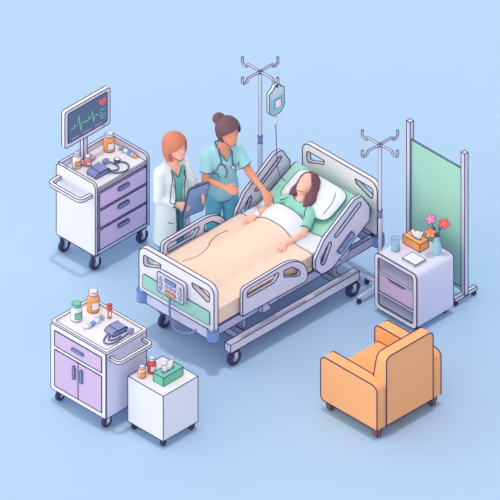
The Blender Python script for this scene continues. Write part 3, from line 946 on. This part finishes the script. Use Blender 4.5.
def cover(name, m, x0f, x1f, lift, yn, yf, drop, text, cat, nx=40, ny=60):
    """cloth over the mattress: a thick sheet that hangs over both long sides"""
    def pos(u, v):
        s = v * (yf - yn + 2 * drop) - drop           # arc length from the near top edge
        Ltop = yf - yn; r = .03
        if s < 0: y, dz = yn - .004, s
        elif s > Ltop: y, dz = yf + .004, -(s - Ltop)
        else: y, dz = yn + s, 0
        x = x0f(y) * (1 - u) + x1f(y) * u
        z = mat_z(x) + lift + dz + (bump(x, y) if dz == 0 else 0)
        if 0 <= s <= Ltop:
            e = min(s, Ltop - s)
            if e < r: z -= r - math.sqrt(max(0, r * r - (r - e) ** 2))
        return Vector((x, y, z))
    vs = [pos(i / nx, j / ny) for i in range(nx + 1) for j in range(ny + 1)]
    W1 = ny + 1
    fs = [(i * W1 + j, (i + 1) * W1 + j, (i + 1) * W1 + j + 1, i * W1 + j + 1) for i in range(nx) for j in range(ny)]
    n = len(vs)
    # inner layer
    lo = [Vector((p.x, p.y + (.008 if p.y < yn else (-.008 if p.y > yf else 0)), p.z - (.01 if yn <= p.y <= yf else 0))) for p in vs]
    fs2 = [tuple(reversed([a + n for a in f])) for f in fs]
    rim = []
    top_e = [i * W1 for i in range(nx + 1)]; bot_e = [i * W1 + ny for i in range(nx + 1)]
    l_e = list(range(W1)); r_e = [nx * W1 + j for j in range(W1)]
    for ed, fl in ((top_e, 0), (bot_e, 1), (l_e, 1), (r_e, 0)):
        for a, b in zip(ed, ed[1:]):
            q = (a, a + n, b + n, b)
            rim.append(q if fl else tuple(reversed(q)))
    mb = MB().add(vs + lo, fs + fs2 + rim, ink=False)
    k = .0045
    for ed in (top_e, bot_e, l_e, r_e):
        mb.tube([vs[a] for a in ed], k, 5, 1)
    return mb, vs
JN, JF = -1.212, -.228
mb, vs = cover('blanket', 'blanket', lambda y: -1.655, lambda y: -.36, .016, JN, JF, .195, '', '')
ink_on(mb, [[(-1.36, -.42, .77), (-1.22, -.5, .79), (-1.08, -.46, .79), (-.94, -.38, .78), (-.78, -.34, .77), (-.66, -.36, .77)]], .0035)
tag(mb.build('blanket', ['blanket', I], ink=0, smooth=60), 'cream peach blanket spread over the lower half of the bed', 'blanket')
mb, vs = cover('sheet', 'sheet', lambda y: -.42, lambda y: -.13 if -.93 < y < -.44 else (-.13 + .09 * min(1, (y + .44) / .1) if y > -.5 else -.13 + .04 * min(1, (-.93 - y) / .1)), .008, JN + .003, JF - .003, .13, '', '')
tag(mb.build('bed_sheet', ['sheet', I], ink=0, smooth=60), 'white bed sheet folded over the blanket, across the waist of the lying patient', 'sheet')

def build_pillow():
    # cushion: superellipse plan, lens section
    nu, nv = 40, 10
    a, b, hh = .20, .335, .055
    def pt(q, s, side):
        ca, sa = math.cos(q), math.sin(q)
        e = .42
        x = a * s * math.copysign(abs(ca) ** e, ca); y = b * s * math.copysign(abs(sa) ** e, sa)
        z = side * hh * (1 - s ** 3.0) ** .6
        dent = .03 * math.exp(-((x + .02) ** 2 + (y - .07) ** 2) / .012) if side > 0 else 0
        return (x, y, z - dent)
    vs = []; fs = []
    for side in (1, -1):
        base = len(vs)
        vs.append(pt(0, 0, side))
        for k in range(1, nv + 1):
            s = (k / nv) ** .8
            vs += [pt(2 * PI * i / nu, s, side) for i in range(nu)]
        for i in range(nu):
            j = (i + 1) % nu
            f = (base, base + 1 + i, base + 1 + j)
            fs.append(f if side > 0 else tuple(reversed(f)))
            for k in range(nv - 1):
                p = base + 1 + k * nu
                f = (p + i, p + nu + i, p + nu + j, p + j)
                fs.append(f if side > 0 else tuple(reversed(f)))
    mb = MB().add(vs, fs, ink=False)
    mb.tube([pt(2 * PI * i / nu, 1, 1) for i in range(nu)], .0045, 5, 1, closed=True)
    ink_on(mb, [[(.12, -.22, .05), (.03, -.26, .05), (-.06, -.27, .05), (-.13, -.265, .04)]], .0035)
    mb.xf(Matrix.Translation((.175, -.70, mat_z(.175) + .052)) @ Matrix.Rotation(-math.atan(.515), 4, 'Y'))
    tag(mb.build('pillow', ['pillow', I], ink=0, smooth=60), 'white pillow under the head of the lying patient', 'pillow')
build_pillow()

# ================================================================== people
def hand(S, wrist, direc, normal, thumb, L=.085, curl=.25, r=.0095, spread=.14, fl=1.0):
    """palm, four unequal bent fingers and a thumb. direc: wrist to knuckles; normal: out of the back of the hand; thumb: +1 or -1 along direc x normal"""
    w = Vector(wrist); d = Vector(direc).normalized(); n = Vector(normal); n = (n - d * n.dot(d)).normalized()
    s = d.cross(n).normalized() * thumb                                     # towards the thumb
    kn = w + d * L
    for q in (-.75, -.25, .25, .75):
        S.cap(w + s * .012 * q, kn + s * .037 * q - d * abs(q) * .008, .017, .0135, k=.012)
    lens = {.95: .066, .32: .074, -.32: .068, -.95: .053}
    for q, l in lens.items():
        l *= fl
        b = kn + s * .034 * q - d * abs(q) * .008
        f1 = (d + s * spread * q - n * curl * .6).normalized(); f2 = (d + s * spread * q * .6 - n * curl * 2.2).normalized()
        m = b + f1 * l * .55; e = m + f2 * l * .5
        S.cap(b, m, r + .0015, r, k=.004); S.cap(m, e, r, r - .0018, k=.004)
    b = w + d * L * .28 + s * .024
    m = b + (d * .7 + s * .75 - n * .25).normalized() * .045
    e = m + (d * .95 + s * .25 - n * .3).normalized() * .035
    S.cap(b, m, .014, .0115, k=.012); S.cap(m, e, .0112, .0095, k=.005)

def rotz(a):
    c, s = math.cos(a), math.sin(a)
    return np.array([[c, -s, 0], [s, c, 0], [0, 0, 1.0]])
def roty(a):
    c, s = math.cos(a), math.sin(a)
    return np.array([[c, 0, s], [0, 1, 0], [-s, 0, c]])
def rotx(a):
    c, s = math.cos(a), math.sin(a)
    return np.array([[1, 0, 0], [0, c, -s], [0, s, c]])

def head(S, c, R, ear=True):
    """R turns local axes (x to the person's left, -y forward, z up) into the scene"""
    P = lambda x, y, z: tuple(np.array(c) + R @ np.array([x, y, z]))
    S.ell(P(0, .012, .035), (.088, .105, .105), R)
    S.ell(P(0, -.012, -.03), (.07, .085, .095), R, k=.03)
    S.ell(P(0, -.045, -.085), (.036, .036, .034), R, k=.035)           # chin
    S.cap(P(0, -.094, .012), P(0, -.108, -.018), .009, .012, k=.014)   # nose
    if ear:
        for s in (-1, 1): S.ell(P(s * .088, .015, -.005), (.012, .02, .03), R, k=.006)

def local(fn, c, R):
    """turns a function of head or body coordinates into one of scene coordinates"""
    def g(X, Y, Z):
        dx, dy, dz = X - c[0], Y - c[1], Z - c[2]
        return fn(R[0, 0] * dx + R[1, 0] * dy + R[2, 0] * dz, R[0, 1] * dx + R[1, 1] * dy + R[2, 1] * dz, R[0, 2] * dx + R[1, 2] * dy + R[2, 2] * dz)
    return g

def shoes(t, R, m='paper'):
    for s in (-1, 1):
        S = SDF((-.3, -.35, -.01), (.3, .3, .14), .009)
        p = lambda x, y, z: tuple(R @ np.array([x, y, z]))
        S.cap(p(s * .085, .04, .045), p(s * .095, -.11, .036), .042, .036)
        S.cap(p(s * .085, .04, .06), p(s * .085, .03, .09), .042, .04)
        S.cut(lambda X, Y, Z: Z - .004)
        S.mb().build('shoe', m, t, ink=0, smooth=60)

# ------------------------------------------------------------------ nurse
def build_nurse():
    t = thing('person', (-.275, .11, 0), 'standing person in light blue scrubs with dark hair in a bun, leaning towards the patient', 'person')
    O = np.array([-.275, .11, 0])
    R = rotz(math.radians(-25))
    p = lambda x, y, z: tuple(R @ np.array([x, y, z]))
    w = lambda x, y, z: tuple(np.array([x, y, z]) - O)
    hc = np.array(p(.025, -.13, 1.56))
    HR = R @ rotz(math.radians(8)) @ rotx(math.radians(-10))
    shR, shL = p(-.16, -.03, 1.275), p(.135, -.04, 1.265)
    elR, elL = w(-.50, .115, 1.03), w(-.135, -.15, 1.04)
    wrR, wrL = w(-.455, -.11, 1.03), w(-.185, -.375, .985)
    lo, hi = (-.45, -.72, -.01), (.45, .35, 1.78)
    S = SDF(lo, hi, .0085)
    head(S, hc, HR)
    S.cap(p(0, -.04, 1.34), tuple(hc + HR @ np.array([0, .02, -.06])), .05, .046, k=.025)
    S.ell(p(0, -.025, 1.20), (.15, .095, .17), R, k=.04)
    S.ell(p(0, .0, 1.0), (.125, .09, .15), R, k=.05)
    S.ell(p(0, .02, .86), (.15, .10, .13), R, k=.05)
    for s in (-1, 1):
        S.chain([p(s * .08, .01, .82), p(s * .09, .0, .46), p(s * .09, .03, .09)], [.082, .056, .036], k=.02)
        S.cap(p(s * .09, .03, .07), p(s * .095, -.09, .035), .034, .026, k=.02)
        S.cap(p(s * .05, -.02, 1.30), p(s * .135, -.02, 1.27), .05, .05, k=.03)
    S.chain([shR, elR, wrR], [.05, .038, .024], k=.012)
    S.chain([shL, elL, wrL], [.05, .038, .024], k=.012)
    dR = Vector(w(-.405, -.215, .995)) - Vector(wrR)
    hand(S, wrR, dR, (.5, .3, -1), 1, L=.075, curl=.12, fl=.95)
    dL = Vector(w(-.205, -.455, .93)) - Vector(wrL)
    hand(S, wrL, dL, (-.1, -.2, 1), -1, L=.075, curl=.35, fl=.95)
    body = S.mb()
    ink_on(body, [[tuple(hc + HR @ np.array(q)) for q in ((-.075, -.03, -.075), (-.045, -.06, -.105), (0, -.08, -.12), (.045, -.06, -.105))]], .0035)
    body.build('body', ['skin_tan', I], t, ink=0, smooth=80)
    # hair: cap with a sweeping fringe, and the bun
    S = SDF(hc - .26, hc + .28, .0075)
    q = lambda x, y, z: tuple(hc + HR @ np.array([x, y, z]))
    S.ell(q(0, .018, .035), (.124, .138, .134), HR)
    S.ell(q(0, .055, -.03), (.1, .09, .1), HR, k=.03)
    face = local(lambda x, y, z: np.maximum(np.maximum(y + .005 + .25 * z, z - (.06 + .28 * x - 2.2 * x * x)), np.abs(x) - .105), hc, HR)
    S.cut(face)
    low = local(lambda x, y, z: z + .105, hc, HR)
    S.cut(low)
    S.mb().build('hair', 'hair_dark', t, ink=0, smooth=80)
    S = SDF(hc - .1, hc + .35, .008)
    S.ell(tuple(hc + R @ np.array([-.06, .125, .10])), (.064, .06, .062), R)
    S.mb().build('hair_bun', 'hair_dark', t, ink=0, smooth=80)
    # scrub top
    S = SDF((-.4, -.4, .66), (.4, .35, 1.42), .0085)
    S.ell(p(0, -.025, 1.20), (.168, .115, .19), R, k=.04)
    S.ell(p(0, .0, 1.02), (.145, .115, .19), R, k=.05)
    S.ell(p(0, .015, .84), (.172, .128, .2), R, k=.05)
    for s in (-1, 1): S.cap(p(s * .04, -.02, 1.31), p(s * .135, -.02, 1.275), .052, .057, k=.03)
    def lerp(a, b, f): return tuple(np.array(a) * (1 - f) + np.array(b) * f)
    seR, seL = lerp(shR, elR, .68), lerp(shL, elL, .62)
    S.cap(shR, seR, .068, .064, k=.02); S.cap(shL, seL, .068, .066, k=.02)
    for sh, el, se in ((shR, elR, seR), (shL, elL, seL)):
        d = np.array(el) - np.array(sh); d /= np.linalg.norm(d); e = np.array(se)
        S.cut(lambda X, Y, Z: np.maximum(-((X - e[0]) * d[0] + (Y - e[1]) * d[1] + (Z - e[2]) * d[2]), np.sqrt((X - e[0]) ** 2 + (Y - e[1]) ** 2 + (Z - e[2]) ** 2) - .095))
    S.cut(lambda X, Y, Z: Z - .705)
    S.cut(local(lambda x, y, z: np.maximum(y + .02, np.abs(x) - .62 * (z - 1.235)), (0, 0, 0), R))
    S.cut(local(lambda x, y, z: np.sqrt(x * x + (y + .045) ** 2) - .064 + 0 * z, (0, 0, 0), R) if False else local(lambda x, y, z: np.maximum(np.sqrt(x * x + (y + .04) ** 2) - .06, 1.30 - z), (0, 0, 0), R))
    top = S.mb()
    F = -.16
    lines = [[p(-.055, -.11, 1.325), p(-.03, F, 1.285), p(0, F, 1.235), p(.03, F, 1.285), p(.055, -.11, 1.325)],
             [p(.145, -.12, 1.19), p(.135, -.12, 1.12), p(.13, -.12, 1.05)],
             [p(.115, -.16, .80), p(.12, -.16, .75), p(.12, -.16, .71)],
             [p(.172 * math.cos(a), .015 + .128 * math.sin(a), .708) for a in [PI * k / 6 for k in range(-7, 2)]]]
    for se, sh, el in ((seR, shR, elR), (seL, shL, elL)):
        d = (Vector(el) - Vector(sh)).normalized(); a1 = d.cross(Vector((0, 0, 1))).normalized(); a2 = d.cross(a1)
        lines.append([tuple(Vector(se) + (a1 * math.cos(g) + a2 * math.sin(g)) * .066) for g in [2 * PI * k / 10 for k in range(11)]])
    ink_on(top, lines, .0038)
    top.build('scrub_top', ['scrub', I], t, ink=0, smooth=80)
    S = SDF((-.35, -.3, .07), (.35, .3, .95), .009)
    S.ell(p(0, .02, .82), (.155, .11, .11), R)
    for s in (-1, 1): S.chain([p(s * .08, .01, .80), p(s * .09, .0, .46), p(s * .09, .03, .10)], [.092, .075, .065], k=.015)
    S.cut(lambda X, Y, Z: Z - .09)
    S.mb().build('scrub_trousers', 'scrub_pants', t, ink=0, smooth=80)
    shoes(t, R)
    # stethoscope hangs round the neck: a thing of its own
    st = thing('stethoscope', (-.275, .11, 0), 'dark stethoscope with silver chest piece round the neck of the person in blue', 'stethoscope')
    bvh = BVHTree.FromPolygons([Vector(v) for v in top.v], top.f)
    def on(pts, lift=.008):
        out = []
        for a in spline(pts, 6):
            c, n, _, _ = bvh.find_nearest(a); out.append(c + n * lift if (c - a).length < .09 else a)
        return out
    F = -.165
    MB().tube(on([p(.0, .055, 1.36), p(.055, .03, 1.355), p(.062, -.03, 1.345), p(.06, -.1, 1.31), p(.062, F, 1.26), p(.068, F, 1.20), p(.07, F, 1.16)]), .0068, 8).build('tube', 'navy', st, ink=0)
    MB().tube(on([p(.0, .055, 1.36), p(-.055, .03, 1.365), p(-.068, -.03, 1.355), p(-.068, -.1, 1.32), p(-.066, F, 1.27), p(-.066, F, 1.225), p(-.065, F, 1.21)]), .0068, 8).build('tube', 'navy', st, ink=0)
    for pts in ([p(-.065, F, 1.21), p(-.10, F, 1.185), p(-.115, F, 1.11), p(-.105, F, 1.05), p(-.085, F, 1.03)],
                [p(-.065, F, 1.21), p(-.03, F, 1.185), p(.0, F, 1.11), p(.002, F, 1.05), p(-.015, F, 1.03)]):
        MB().tube(on(pts), .0056, 8).build('ear_tube', 'navy', st, ink=0)
    c = on([p(.07, F, 1.145), p(.07, F, 1.14)], .012)[0]
    Mx = Matrix.Translation(c) @ Matrix.Rotation(math.radians(-25), 4, 'Z')
    MB().cyl((0, .008, 0), .021, .016, 18, axis='y').xf(Mx).build('chest_piece', 'metal', st, ink=.003)
build_nurse()

# ------------------------------------------------------------------ doctor
def build_doctor():
    O = np.array([-.791, .267, 0])
    t = thing('person', tuple(O), 'standing person with auburn bob hair in a white coat over green scrubs, holding a clipboard', 'person')
    R = rotz(math.radians(-14))
    p = lambda x, y, z: tuple(R @ np.array([x, y, z]))
    w = lambda x, y, z: tuple(np.array([x, y, z]) - O)
    hc = np.array(p(.015, -.03, 1.495))
    HR = R @ rotz(math.radians(8)) @ rotx(math.radians(-12))
    shR, shL = p(-.145, .0, 1.23), p(.125, .0, 1.23)
    elR, elL = w(-.975, .275, .955), w(-.615, .15, .98)
    wrR, wrL = w(-.865, .125, .91), w(-.605, .06, .95)
    S = SDF((-.4, -.42, -.01), (.42, .35, 1.7), .0085)
    head(S, hc, HR)
    S.cap(p(0, .0, 1.29), tuple(hc + HR @ np.array([0, .02, -.06])), .048, .044, k=.025)
    S.ell(p(0, .0, 1.15), (.145, .09, .17), R, k=.04)
    S.ell(p(0, .01, .97), (.12, .088, .15), R, k=.05)
    S.ell(p(0, .02, .83), (.145, .10, .13), R, k=.05)
    for s in (-1, 1):
        S.chain([p(s * .075, .01, .80), p(s * .08, .0, .45), p(s * .08, .03, .09)], [.08, .054, .035], k=.02)
        S.cap(p(s * .08, .03, .07), p(s * .085, -.09, .035), .034, .026, k=.02)
        S.cap(p(s * .05, .0, 1.26), p(s * .125, .0, 1.23), .046, .048, k=.03)
    S.chain([shR, elR, wrR], [.048, .036, .024], k=.012)
    S.chain([shL, elL, wrL], [.048, .036, .024], k=.012)
    hand(S, wrR, (.085, -.105, -.02), (-.6, -.6, .3), 1, L=.07, curl=.2, fl=.9)
    hand(S, wrL, (-.03, -.06, -.02), (.7, -.5, .3), -1, L=.062, curl=.5, fl=.8)
    body = S.mb()
    ink_on(body, [[tuple(hc + HR @ np.array(q)) for q in ((-.075, -.03, -.075), (-.045, -.06, -.105), (0, -.08, -.12), (.045, -.06, -.105))]], .0035)
    body.build('body', ['skin_light', I], t, ink=0, smooth=80)
    S = SDF(hc - .26, hc + .26, .0075)
    q = lambda x, y, z: tuple(hc + HR @ np.array([x, y, z]))
    S.ell(q(0, .015, .03), (.122, .135, .135), HR)
    S.ell(q(0, .03, -.06), (.122, .11, .10), HR, k=.04)
    S.cut(local(lambda x, y, z: np.maximum(np.maximum(y + .01 + .1 * z, z - (.05 + .42 * x - 2.0 * x * x)), np.abs(x) - .108), hc, HR))
    S.cut(local(lambda x, y, z: np.maximum(z + .145, 0 * x - 1), hc, HR))
    S.cut(local(lambda x, y, z: np.maximum(np.sqrt(x * x + (y - .005) ** 2) - .06, z + .07), hc, HR))
    S.mb().build('hair', 'hair_auburn', t, ink=0, smooth=80)
    # green scrubs under the coat
    S = SDF((-.3, -.3, .72), (.3, .3, 1.36), .0085)
    S.ell(p(0, .0, 1.15), (.155, .102, .18), R, k=.04)
    S.ell(p(0, .005, .97), (.135, .10, .17), R, k=.05)
    S.ell(p(0, .015, .84), (.155, .112, .15), R, k=.05)
    for s in (-1, 1): S.cap(p(s * .045, .0, 1.27), p(s * .13, .0, 1.245), .046, .05, k=.03)
    S.cut(lambda X, Y, Z: Z - .76)
    S.cut(local(lambda x, y, z: np.maximum(y + .0, np.abs(x) - .62 * (z - 1.195)), (0, 0, 0), R))
    S.cut(local(lambda x, y, z: np.maximum(np.sqrt(x * x + y ** 2) - .058, 1.25 - z), (0, 0, 0), R))
    top = S.mb()
    ink_on(top, [[p(-.052, -.08, 1.28), p(-.028, -.12, 1.24), p(0, -.12, 1.195), p(.028, -.12, 1.24), p(.052, -.08, 1.28)], [p(a, -.16, .775) for a in (-.12, -.06, 0, .06, .12)]], .0038)
    top.build('scrub_top', ['doctor_scrub', I], t, ink=0, smooth=80)
    S = SDF((-.3, -.28, .07), (.3, .28, .92), .009)
    S.ell(p(0, .02, .80), (.148, .108, .10), R)
    for s in (-1, 1): S.chain([p(s * .075, .01, .76), p(s * .08, .0, .45), p(s * .08, .03, .10)], [.086, .07, .06], k=.012)
    S.cut(lambda X, Y, Z: Z - .09)
    trs = S.mb()
    ink_on(trs, [[p(.0, -.16, .77), p(.002, -.1, .6), p(.002, -.1, .45)]], .0035)
    trs.build('scrub_trousers', ['doctor_pants', I], t, ink=0, smooth=80)
    # white coat
    S = SDF((-.42, -.4, .34), (.42, .38, 1.38), .0085)
    S.ell(p(0, .01, 1.14), (.165, .125, .19), R, k=.04)
    S.ell(p(0, .015, .95), (.158, .128, .2), R, k=.05)
    # flared skirt
    def skirt(x, y, z):
        f = np.clip((1.0 - z) / .62, 0, 1)
        a = .16 + .035 * f; b = .13 + .035 * f
        q_ = np.sqrt((x / a) ** 2 + ((y - .015) / b) ** 2)
        return np.maximum((q_ - 1) * .13, np.maximum(z - 1.0, .385 - z))
    sl, (X, Y, Z) = S.block((-.42, -.4, .34), (.42, .38, 1.38))
    S.join(sl, np.minimum(local(skirt, (0, 0, 0), R)(X, Y, Z), .06), .04)
    for s in (-1, 1): S.cap(p(s * .045, .005, 1.265), p(s * .12, .0, 1.235), .058, .06, k=.03)
    def lerp(a, b, f): return tuple(np.array(a) * (1 - f) + np.array(b) * f)
    cuR, cuL = lerp(elR, wrR, .86), lerp(elL, wrL, .7)
    S.chain([shR, elR, cuR], [.066, .055, .043], k=.012)
    S.chain([shL, elL, cuL], [.066, .052, .043], k=.012)
    for el, cu in ((elR, cuR), (elL, cuL)):
        d = np.array(cu) - np.array(el); d /= np.linalg.norm(d); e = np.array(cu)
        S.cut(lambda X, Y, Z: np.maximum(-((X - e[0]) * d[0] + (Y - e[1]) * d[1] + (Z - e[2]) * d[2]), np.sqrt((X - e[0]) ** 2 + (Y - e[1]) ** 2 + (Z - e[2]) ** 2) - .06))
    # opening down the front, wider at the neck
    wid = lambda z: np.interp(z, [.38, .75, .95, 1.15, 1.24, 1.3], [.05, .045, .042, .052, .068, .075])
    S.cut(local(lambda x, y, z: np.maximum(y + .05, np.abs(x - .015) - wid(z)), (0, 0, 0), R))
    # hollow inside so that scrubs and legs have room below the waist
    S.cut(local(lambda x, y, z: np.maximum(np.sqrt((x / .155) ** 2 + ((y - .015) / .118) ** 2) - 1, z - .80) * .1, (0, 0, 0), R))
    S.cut(local(lambda x, y, z: np.maximum(np.sqrt(x * x + (y - .0) ** 2) - .064, 1.25 - z), (0, 0, 0), R))
    coat = S.mb()
    F = -.17
    E = lambda z, s: .015 + s * (float(wid(z)) + .004)
    lines = []
    for s in (-1, 1):
        lines.append([p(E(z, s), F, z) for z in (1.29, 1.24, 1.15, 1.05, .95, .85, .75, .6, .5, .39)])
        lines.append([p(E(1.28, s) , -.1, 1.29), p(E(1.25, s) + s * .035, F, 1.22), p(E(1.25, s) + s * .03, F, 1.19), p(E(1.2, s) + s * .045, F, 1.18), p(E(1.1, s) + s * .02, F, 1.08), p(E(1.03, s), F, 1.03)])
    lines.append([p(-.17, F, .70), p(-.13, F, .685), p(-.085, F, .68)])
    lines.append([p(.09, F, .68), p(.13, F, .685), p(.17, F, .70)])
    lines.append([p(.196 * math.cos(a), .015 + .17 * math.sin(a), .388) for a in [PI * (1 + k / 7) for k in range(-1, 4)]])
    # inner arm seam
    lines.append([p(-.105, F, 1.14), p(-.115, F, 1.05), p(-.13, F, .97), p(-.085, F, .945), p(-.03, F, .93)])
    for cu, el in ((cuR, elR), (cuL, elL)):
        d = (Vector(cu) - Vector(el)).normalized(); a1 = d.cross(Vector((0, 0, 1))).normalized(); a2 = d.cross(a1)
        lines.append([tuple(Vector(cu) - d * .006 + (a1 * math.cos(g) + a2 * math.sin(g)) * .046) for g in [2 * PI * k / 10 for k in range(11)]])
    ink_on(coat, lines, .0038)
    coat.build('coat', ['coat', I], t, ink=0, smooth=80)
    shoes(t, R)
    # clipboard held in both hands
    c = thing('clipboard', (-.70, .045, .925), 'blue clipboard with white paper, held by the person in the white coat', 'clipboard')
    ex = Vector((1, -.04, 0)).normalized()
    ez = Vector((-.05, .046, -.331)).normalized() * -1
    ey = ez.cross(ex).normalized(); ex = ey.cross(ez)
    M = Matrix((ex, ey, ez)).transposed().to_4x4()
    M = Matrix.Translation((0, 0, 0)) @ M
    MB().prism(rrect(-.14, -.17, .14, .17, .015, 3), 'y', -.006, .004).xf(M).build('board', 'clip_blue', c, ink=.005)
    MB().prism(rrect(-.12, -.155, .12, .182, .004, 2), 'y', .004, .010).xf(M).build('paper_sheet', 'paper', c, ink=.003)
    MB().prism(rrect(-.045, .14, .045, .185, .008, 2), 'y', .010, .018).xf(M).build('clip', 'metal', c, ink=.003)
build_doctor()

# ------------------------------------------------------------------ patient
def build_patient():
    O = np.array([-.2, -.68, .72])
    t = thing('person', tuple(O), 'patient with long dark hair in a green gown, lying in the hospital bed', 'person')
    w = lambda x, y, z: tuple(np.array([x, y, z]) - O)
    hc = np.array(w(.155, -.625, 1.005))
    # head axes: z towards the crown (+x, up), -y is the face direction (up and towards the feet)
    up = Vector((.86, .16, .45)).normalized(); fwd = Vector((-.68, .0, .70)); fwd = (fwd - up * fwd.dot(up)).normalized()
    left = fwd.cross(up) * -1
    left = up.cross(-fwd) * -1
    left = Vector(np.cross(np.array(-fwd), np.array(up)))     # x = y cross z
    HR = np.array([left, -fwd, up]).T
    sh = {1: w(.0, -.515, .855), -1: w(-.01, -.835, .845)}      # +1: far side (right arm)
    S = SDF(w(-1.45, -1.08, .66), w(.36, -.34, 1.16), .0085)
    head(S, hc, HR)
    S.cap(w(.02, -.665, .895), tuple(hc + HR @ np.array([0, .01, -.06])), .046, .044, k=.02)
    S.cap(w(.0, -.55, .855), w(-.01, -.80, .85), .052, .052, k=.03)
    S.chain([w(-.02, -.62, .845), w(-.15, -.64, .80), w(-.40, -.67, .775)], [.062, .06, .055], k=.04)
    S.chain([w(-.02, -.74, .84), w(-.15, -.74, .80), w(-.40, -.72, .775)], [.062, .06, .055], k=.04)
    for s in (-1, 1):
        S.chain([w(-.44, -.69 + s * .065, .775), w(-.85, -.69 + s * .07, .755), w(-1.25, -.69 + s * .07, .745)], [.055, .042, .03], k=.02)
        S.cap(w(-1.27, -.69 + s * .08, .757), w(-1.31, -.69 + s * .08, .762), .024, .02, k=.02)
    eR, wR = w(-.15, -.42, .83), w(-.37, -.435, .805)
    eL, wL = w(-.215, -.945, .775), w(-.47, -.945, .775)
    S.chain([sh[1], eR, wR], [.045, .034, .021], k=.012)
    S.chain([sh[-1], eL, wL], [.045, .034, .021], k=.012)
    hand(S, wR, (-1, .03, -.12), (0, 0, 1), 1, L=.07, curl=.12, fl=.95, spread=.2)
    hand(S, wL, (-1, .06, .0), (0, -.3, 1), -1, L=.065, curl=.25, fl=.85)
    body = S.mb()
    ink_on(body, [[tuple(hc + HR @ np.array(q)) for q in ((-.04, -.055, -.10), (0, -.075, -.118), (.04, -.055, -.10))]], .003)
    body.build('body', ['skin_patient', I], t, ink=0, smooth=80)
    # long hair
    S = SDF(w(-.12, -.92, .78), w(.4, -.38, 1.2), .0075)
    q = lambda x, y, z: tuple(hc + HR @ np.array([x, y, z]))
    S.ell(q(0, .018, .03), (.11, .122, .125), HR)
    S.chain([q(.085, .035, -.0), q(.115, .03, -.12), q(.115, .0, -.21)], [.042, .046, .026], k=.04)
    S.chain([q(-.085, .03, -.0), q(-.105, .03, -.08), q(-.12, .02, -.15)], [.045, .04, .022], k=.04)
    S.cut(local(lambda x, y, z: np.maximum(np.maximum(y + .012 + .12 * z, np.abs(x + .005) - (.088 - 1.2 * np.maximum(z, 0) ** 1.3)), z - .10), hc, HR))
    S.cut(local(lambda x, y, z: np.maximum(np.sqrt(x * x + (y + .02) ** 2) - .07, z + .05), hc, HR))
    S.mb().build('hair', 'hair_brown', t, ink=0, smooth=80)
    # green gown top, down to under the sheet
    S = SDF(w(-.42, -1.02, .70), w(.14, -.34, 1.0), .0085)
    S.cap(w(.0, -.55, .86), w(-.01, -.80, .855), .062, .062, k=.03)
    for y0, y1 in ((-.62, -.67), (-.74, -.72)):
        S.chain([w(-.02, y0, .85), w(-.15, y0, .812), w(-.38, y1, .775)], [.07, .067, .058], k=.04)
    def lerp(a, b, f): return tuple(np.array(a) * (1 - f) + np.array(b) * f)
    ends = {}
    for s, e, f in ((1, eR, .80), (-1, eL, .78)):
        c = lerp(sh[s], e, f); ends[s] = c
        S.cap(sh[s], c, .06, .055, k=.02)
    for s, e in ((1, eR), (-1, eL)):
        d = np.array(e) - np.array(sh[s]); d /= np.linalg.norm(d); c = np.array(ends[s])
        S.cut(lambda X, Y, Z: np.maximum(-((X - c[0]) * d[0] + (Y - c[1]) * d[1] + (Z - c[2]) * d[2]), np.sqrt((X - c[0]) ** 2 + (Y - c[1]) ** 2 + (Z - c[2]) ** 2) - .085))
    nc = np.array(w(.06, -.66, .92))
    S.cut(lambda X, Y, Z: np.sqrt((X - nc[0]) ** 2 + ((Y - nc[1]) * .85) ** 2 + (Z - nc[2]) ** 2) - .072)
    g = S.mb()
    lines = []
    for s, e in ((1, eR), (-1, eL)):
        d = (Vector(e) - Vector(sh[s])).normalized(); a1 = d.cross(Vector((0, 0, 1))).normalized(); a2 = d.cross(a1)
        lines.append([tuple(Vector(ends[s]) + (a1 * math.cos(k * PI / 5) + a2 * math.sin(k * PI / 5)) * .056) for k in range(11)])
    lines.append([tuple(nc + np.array([.072 * math.cos(a) * .9, .085 * math.sin(a), .03])) for a in [PI * (.5 + k / 8) for k in range(9)]])
    lines.append([w(-.02, -.80, .92), w(-.07, -.815, .90), w(-.12, -.84, .88)])
    lines.append([w(-.02, -.55, .92), w(-.05, -.53, .90), w(-.09, -.50, .89)])
    ink_on(g, lines, .0038)
    g.build('gown', ['gown', I], t, ink=0, smooth=80)
    b = lerp(eR, wR, .82); c = lerp(eR, wR, .97)
    MB().tube([b, c], .029, 16).build('wristband', 'paper', t, ink=0)
build_patient()
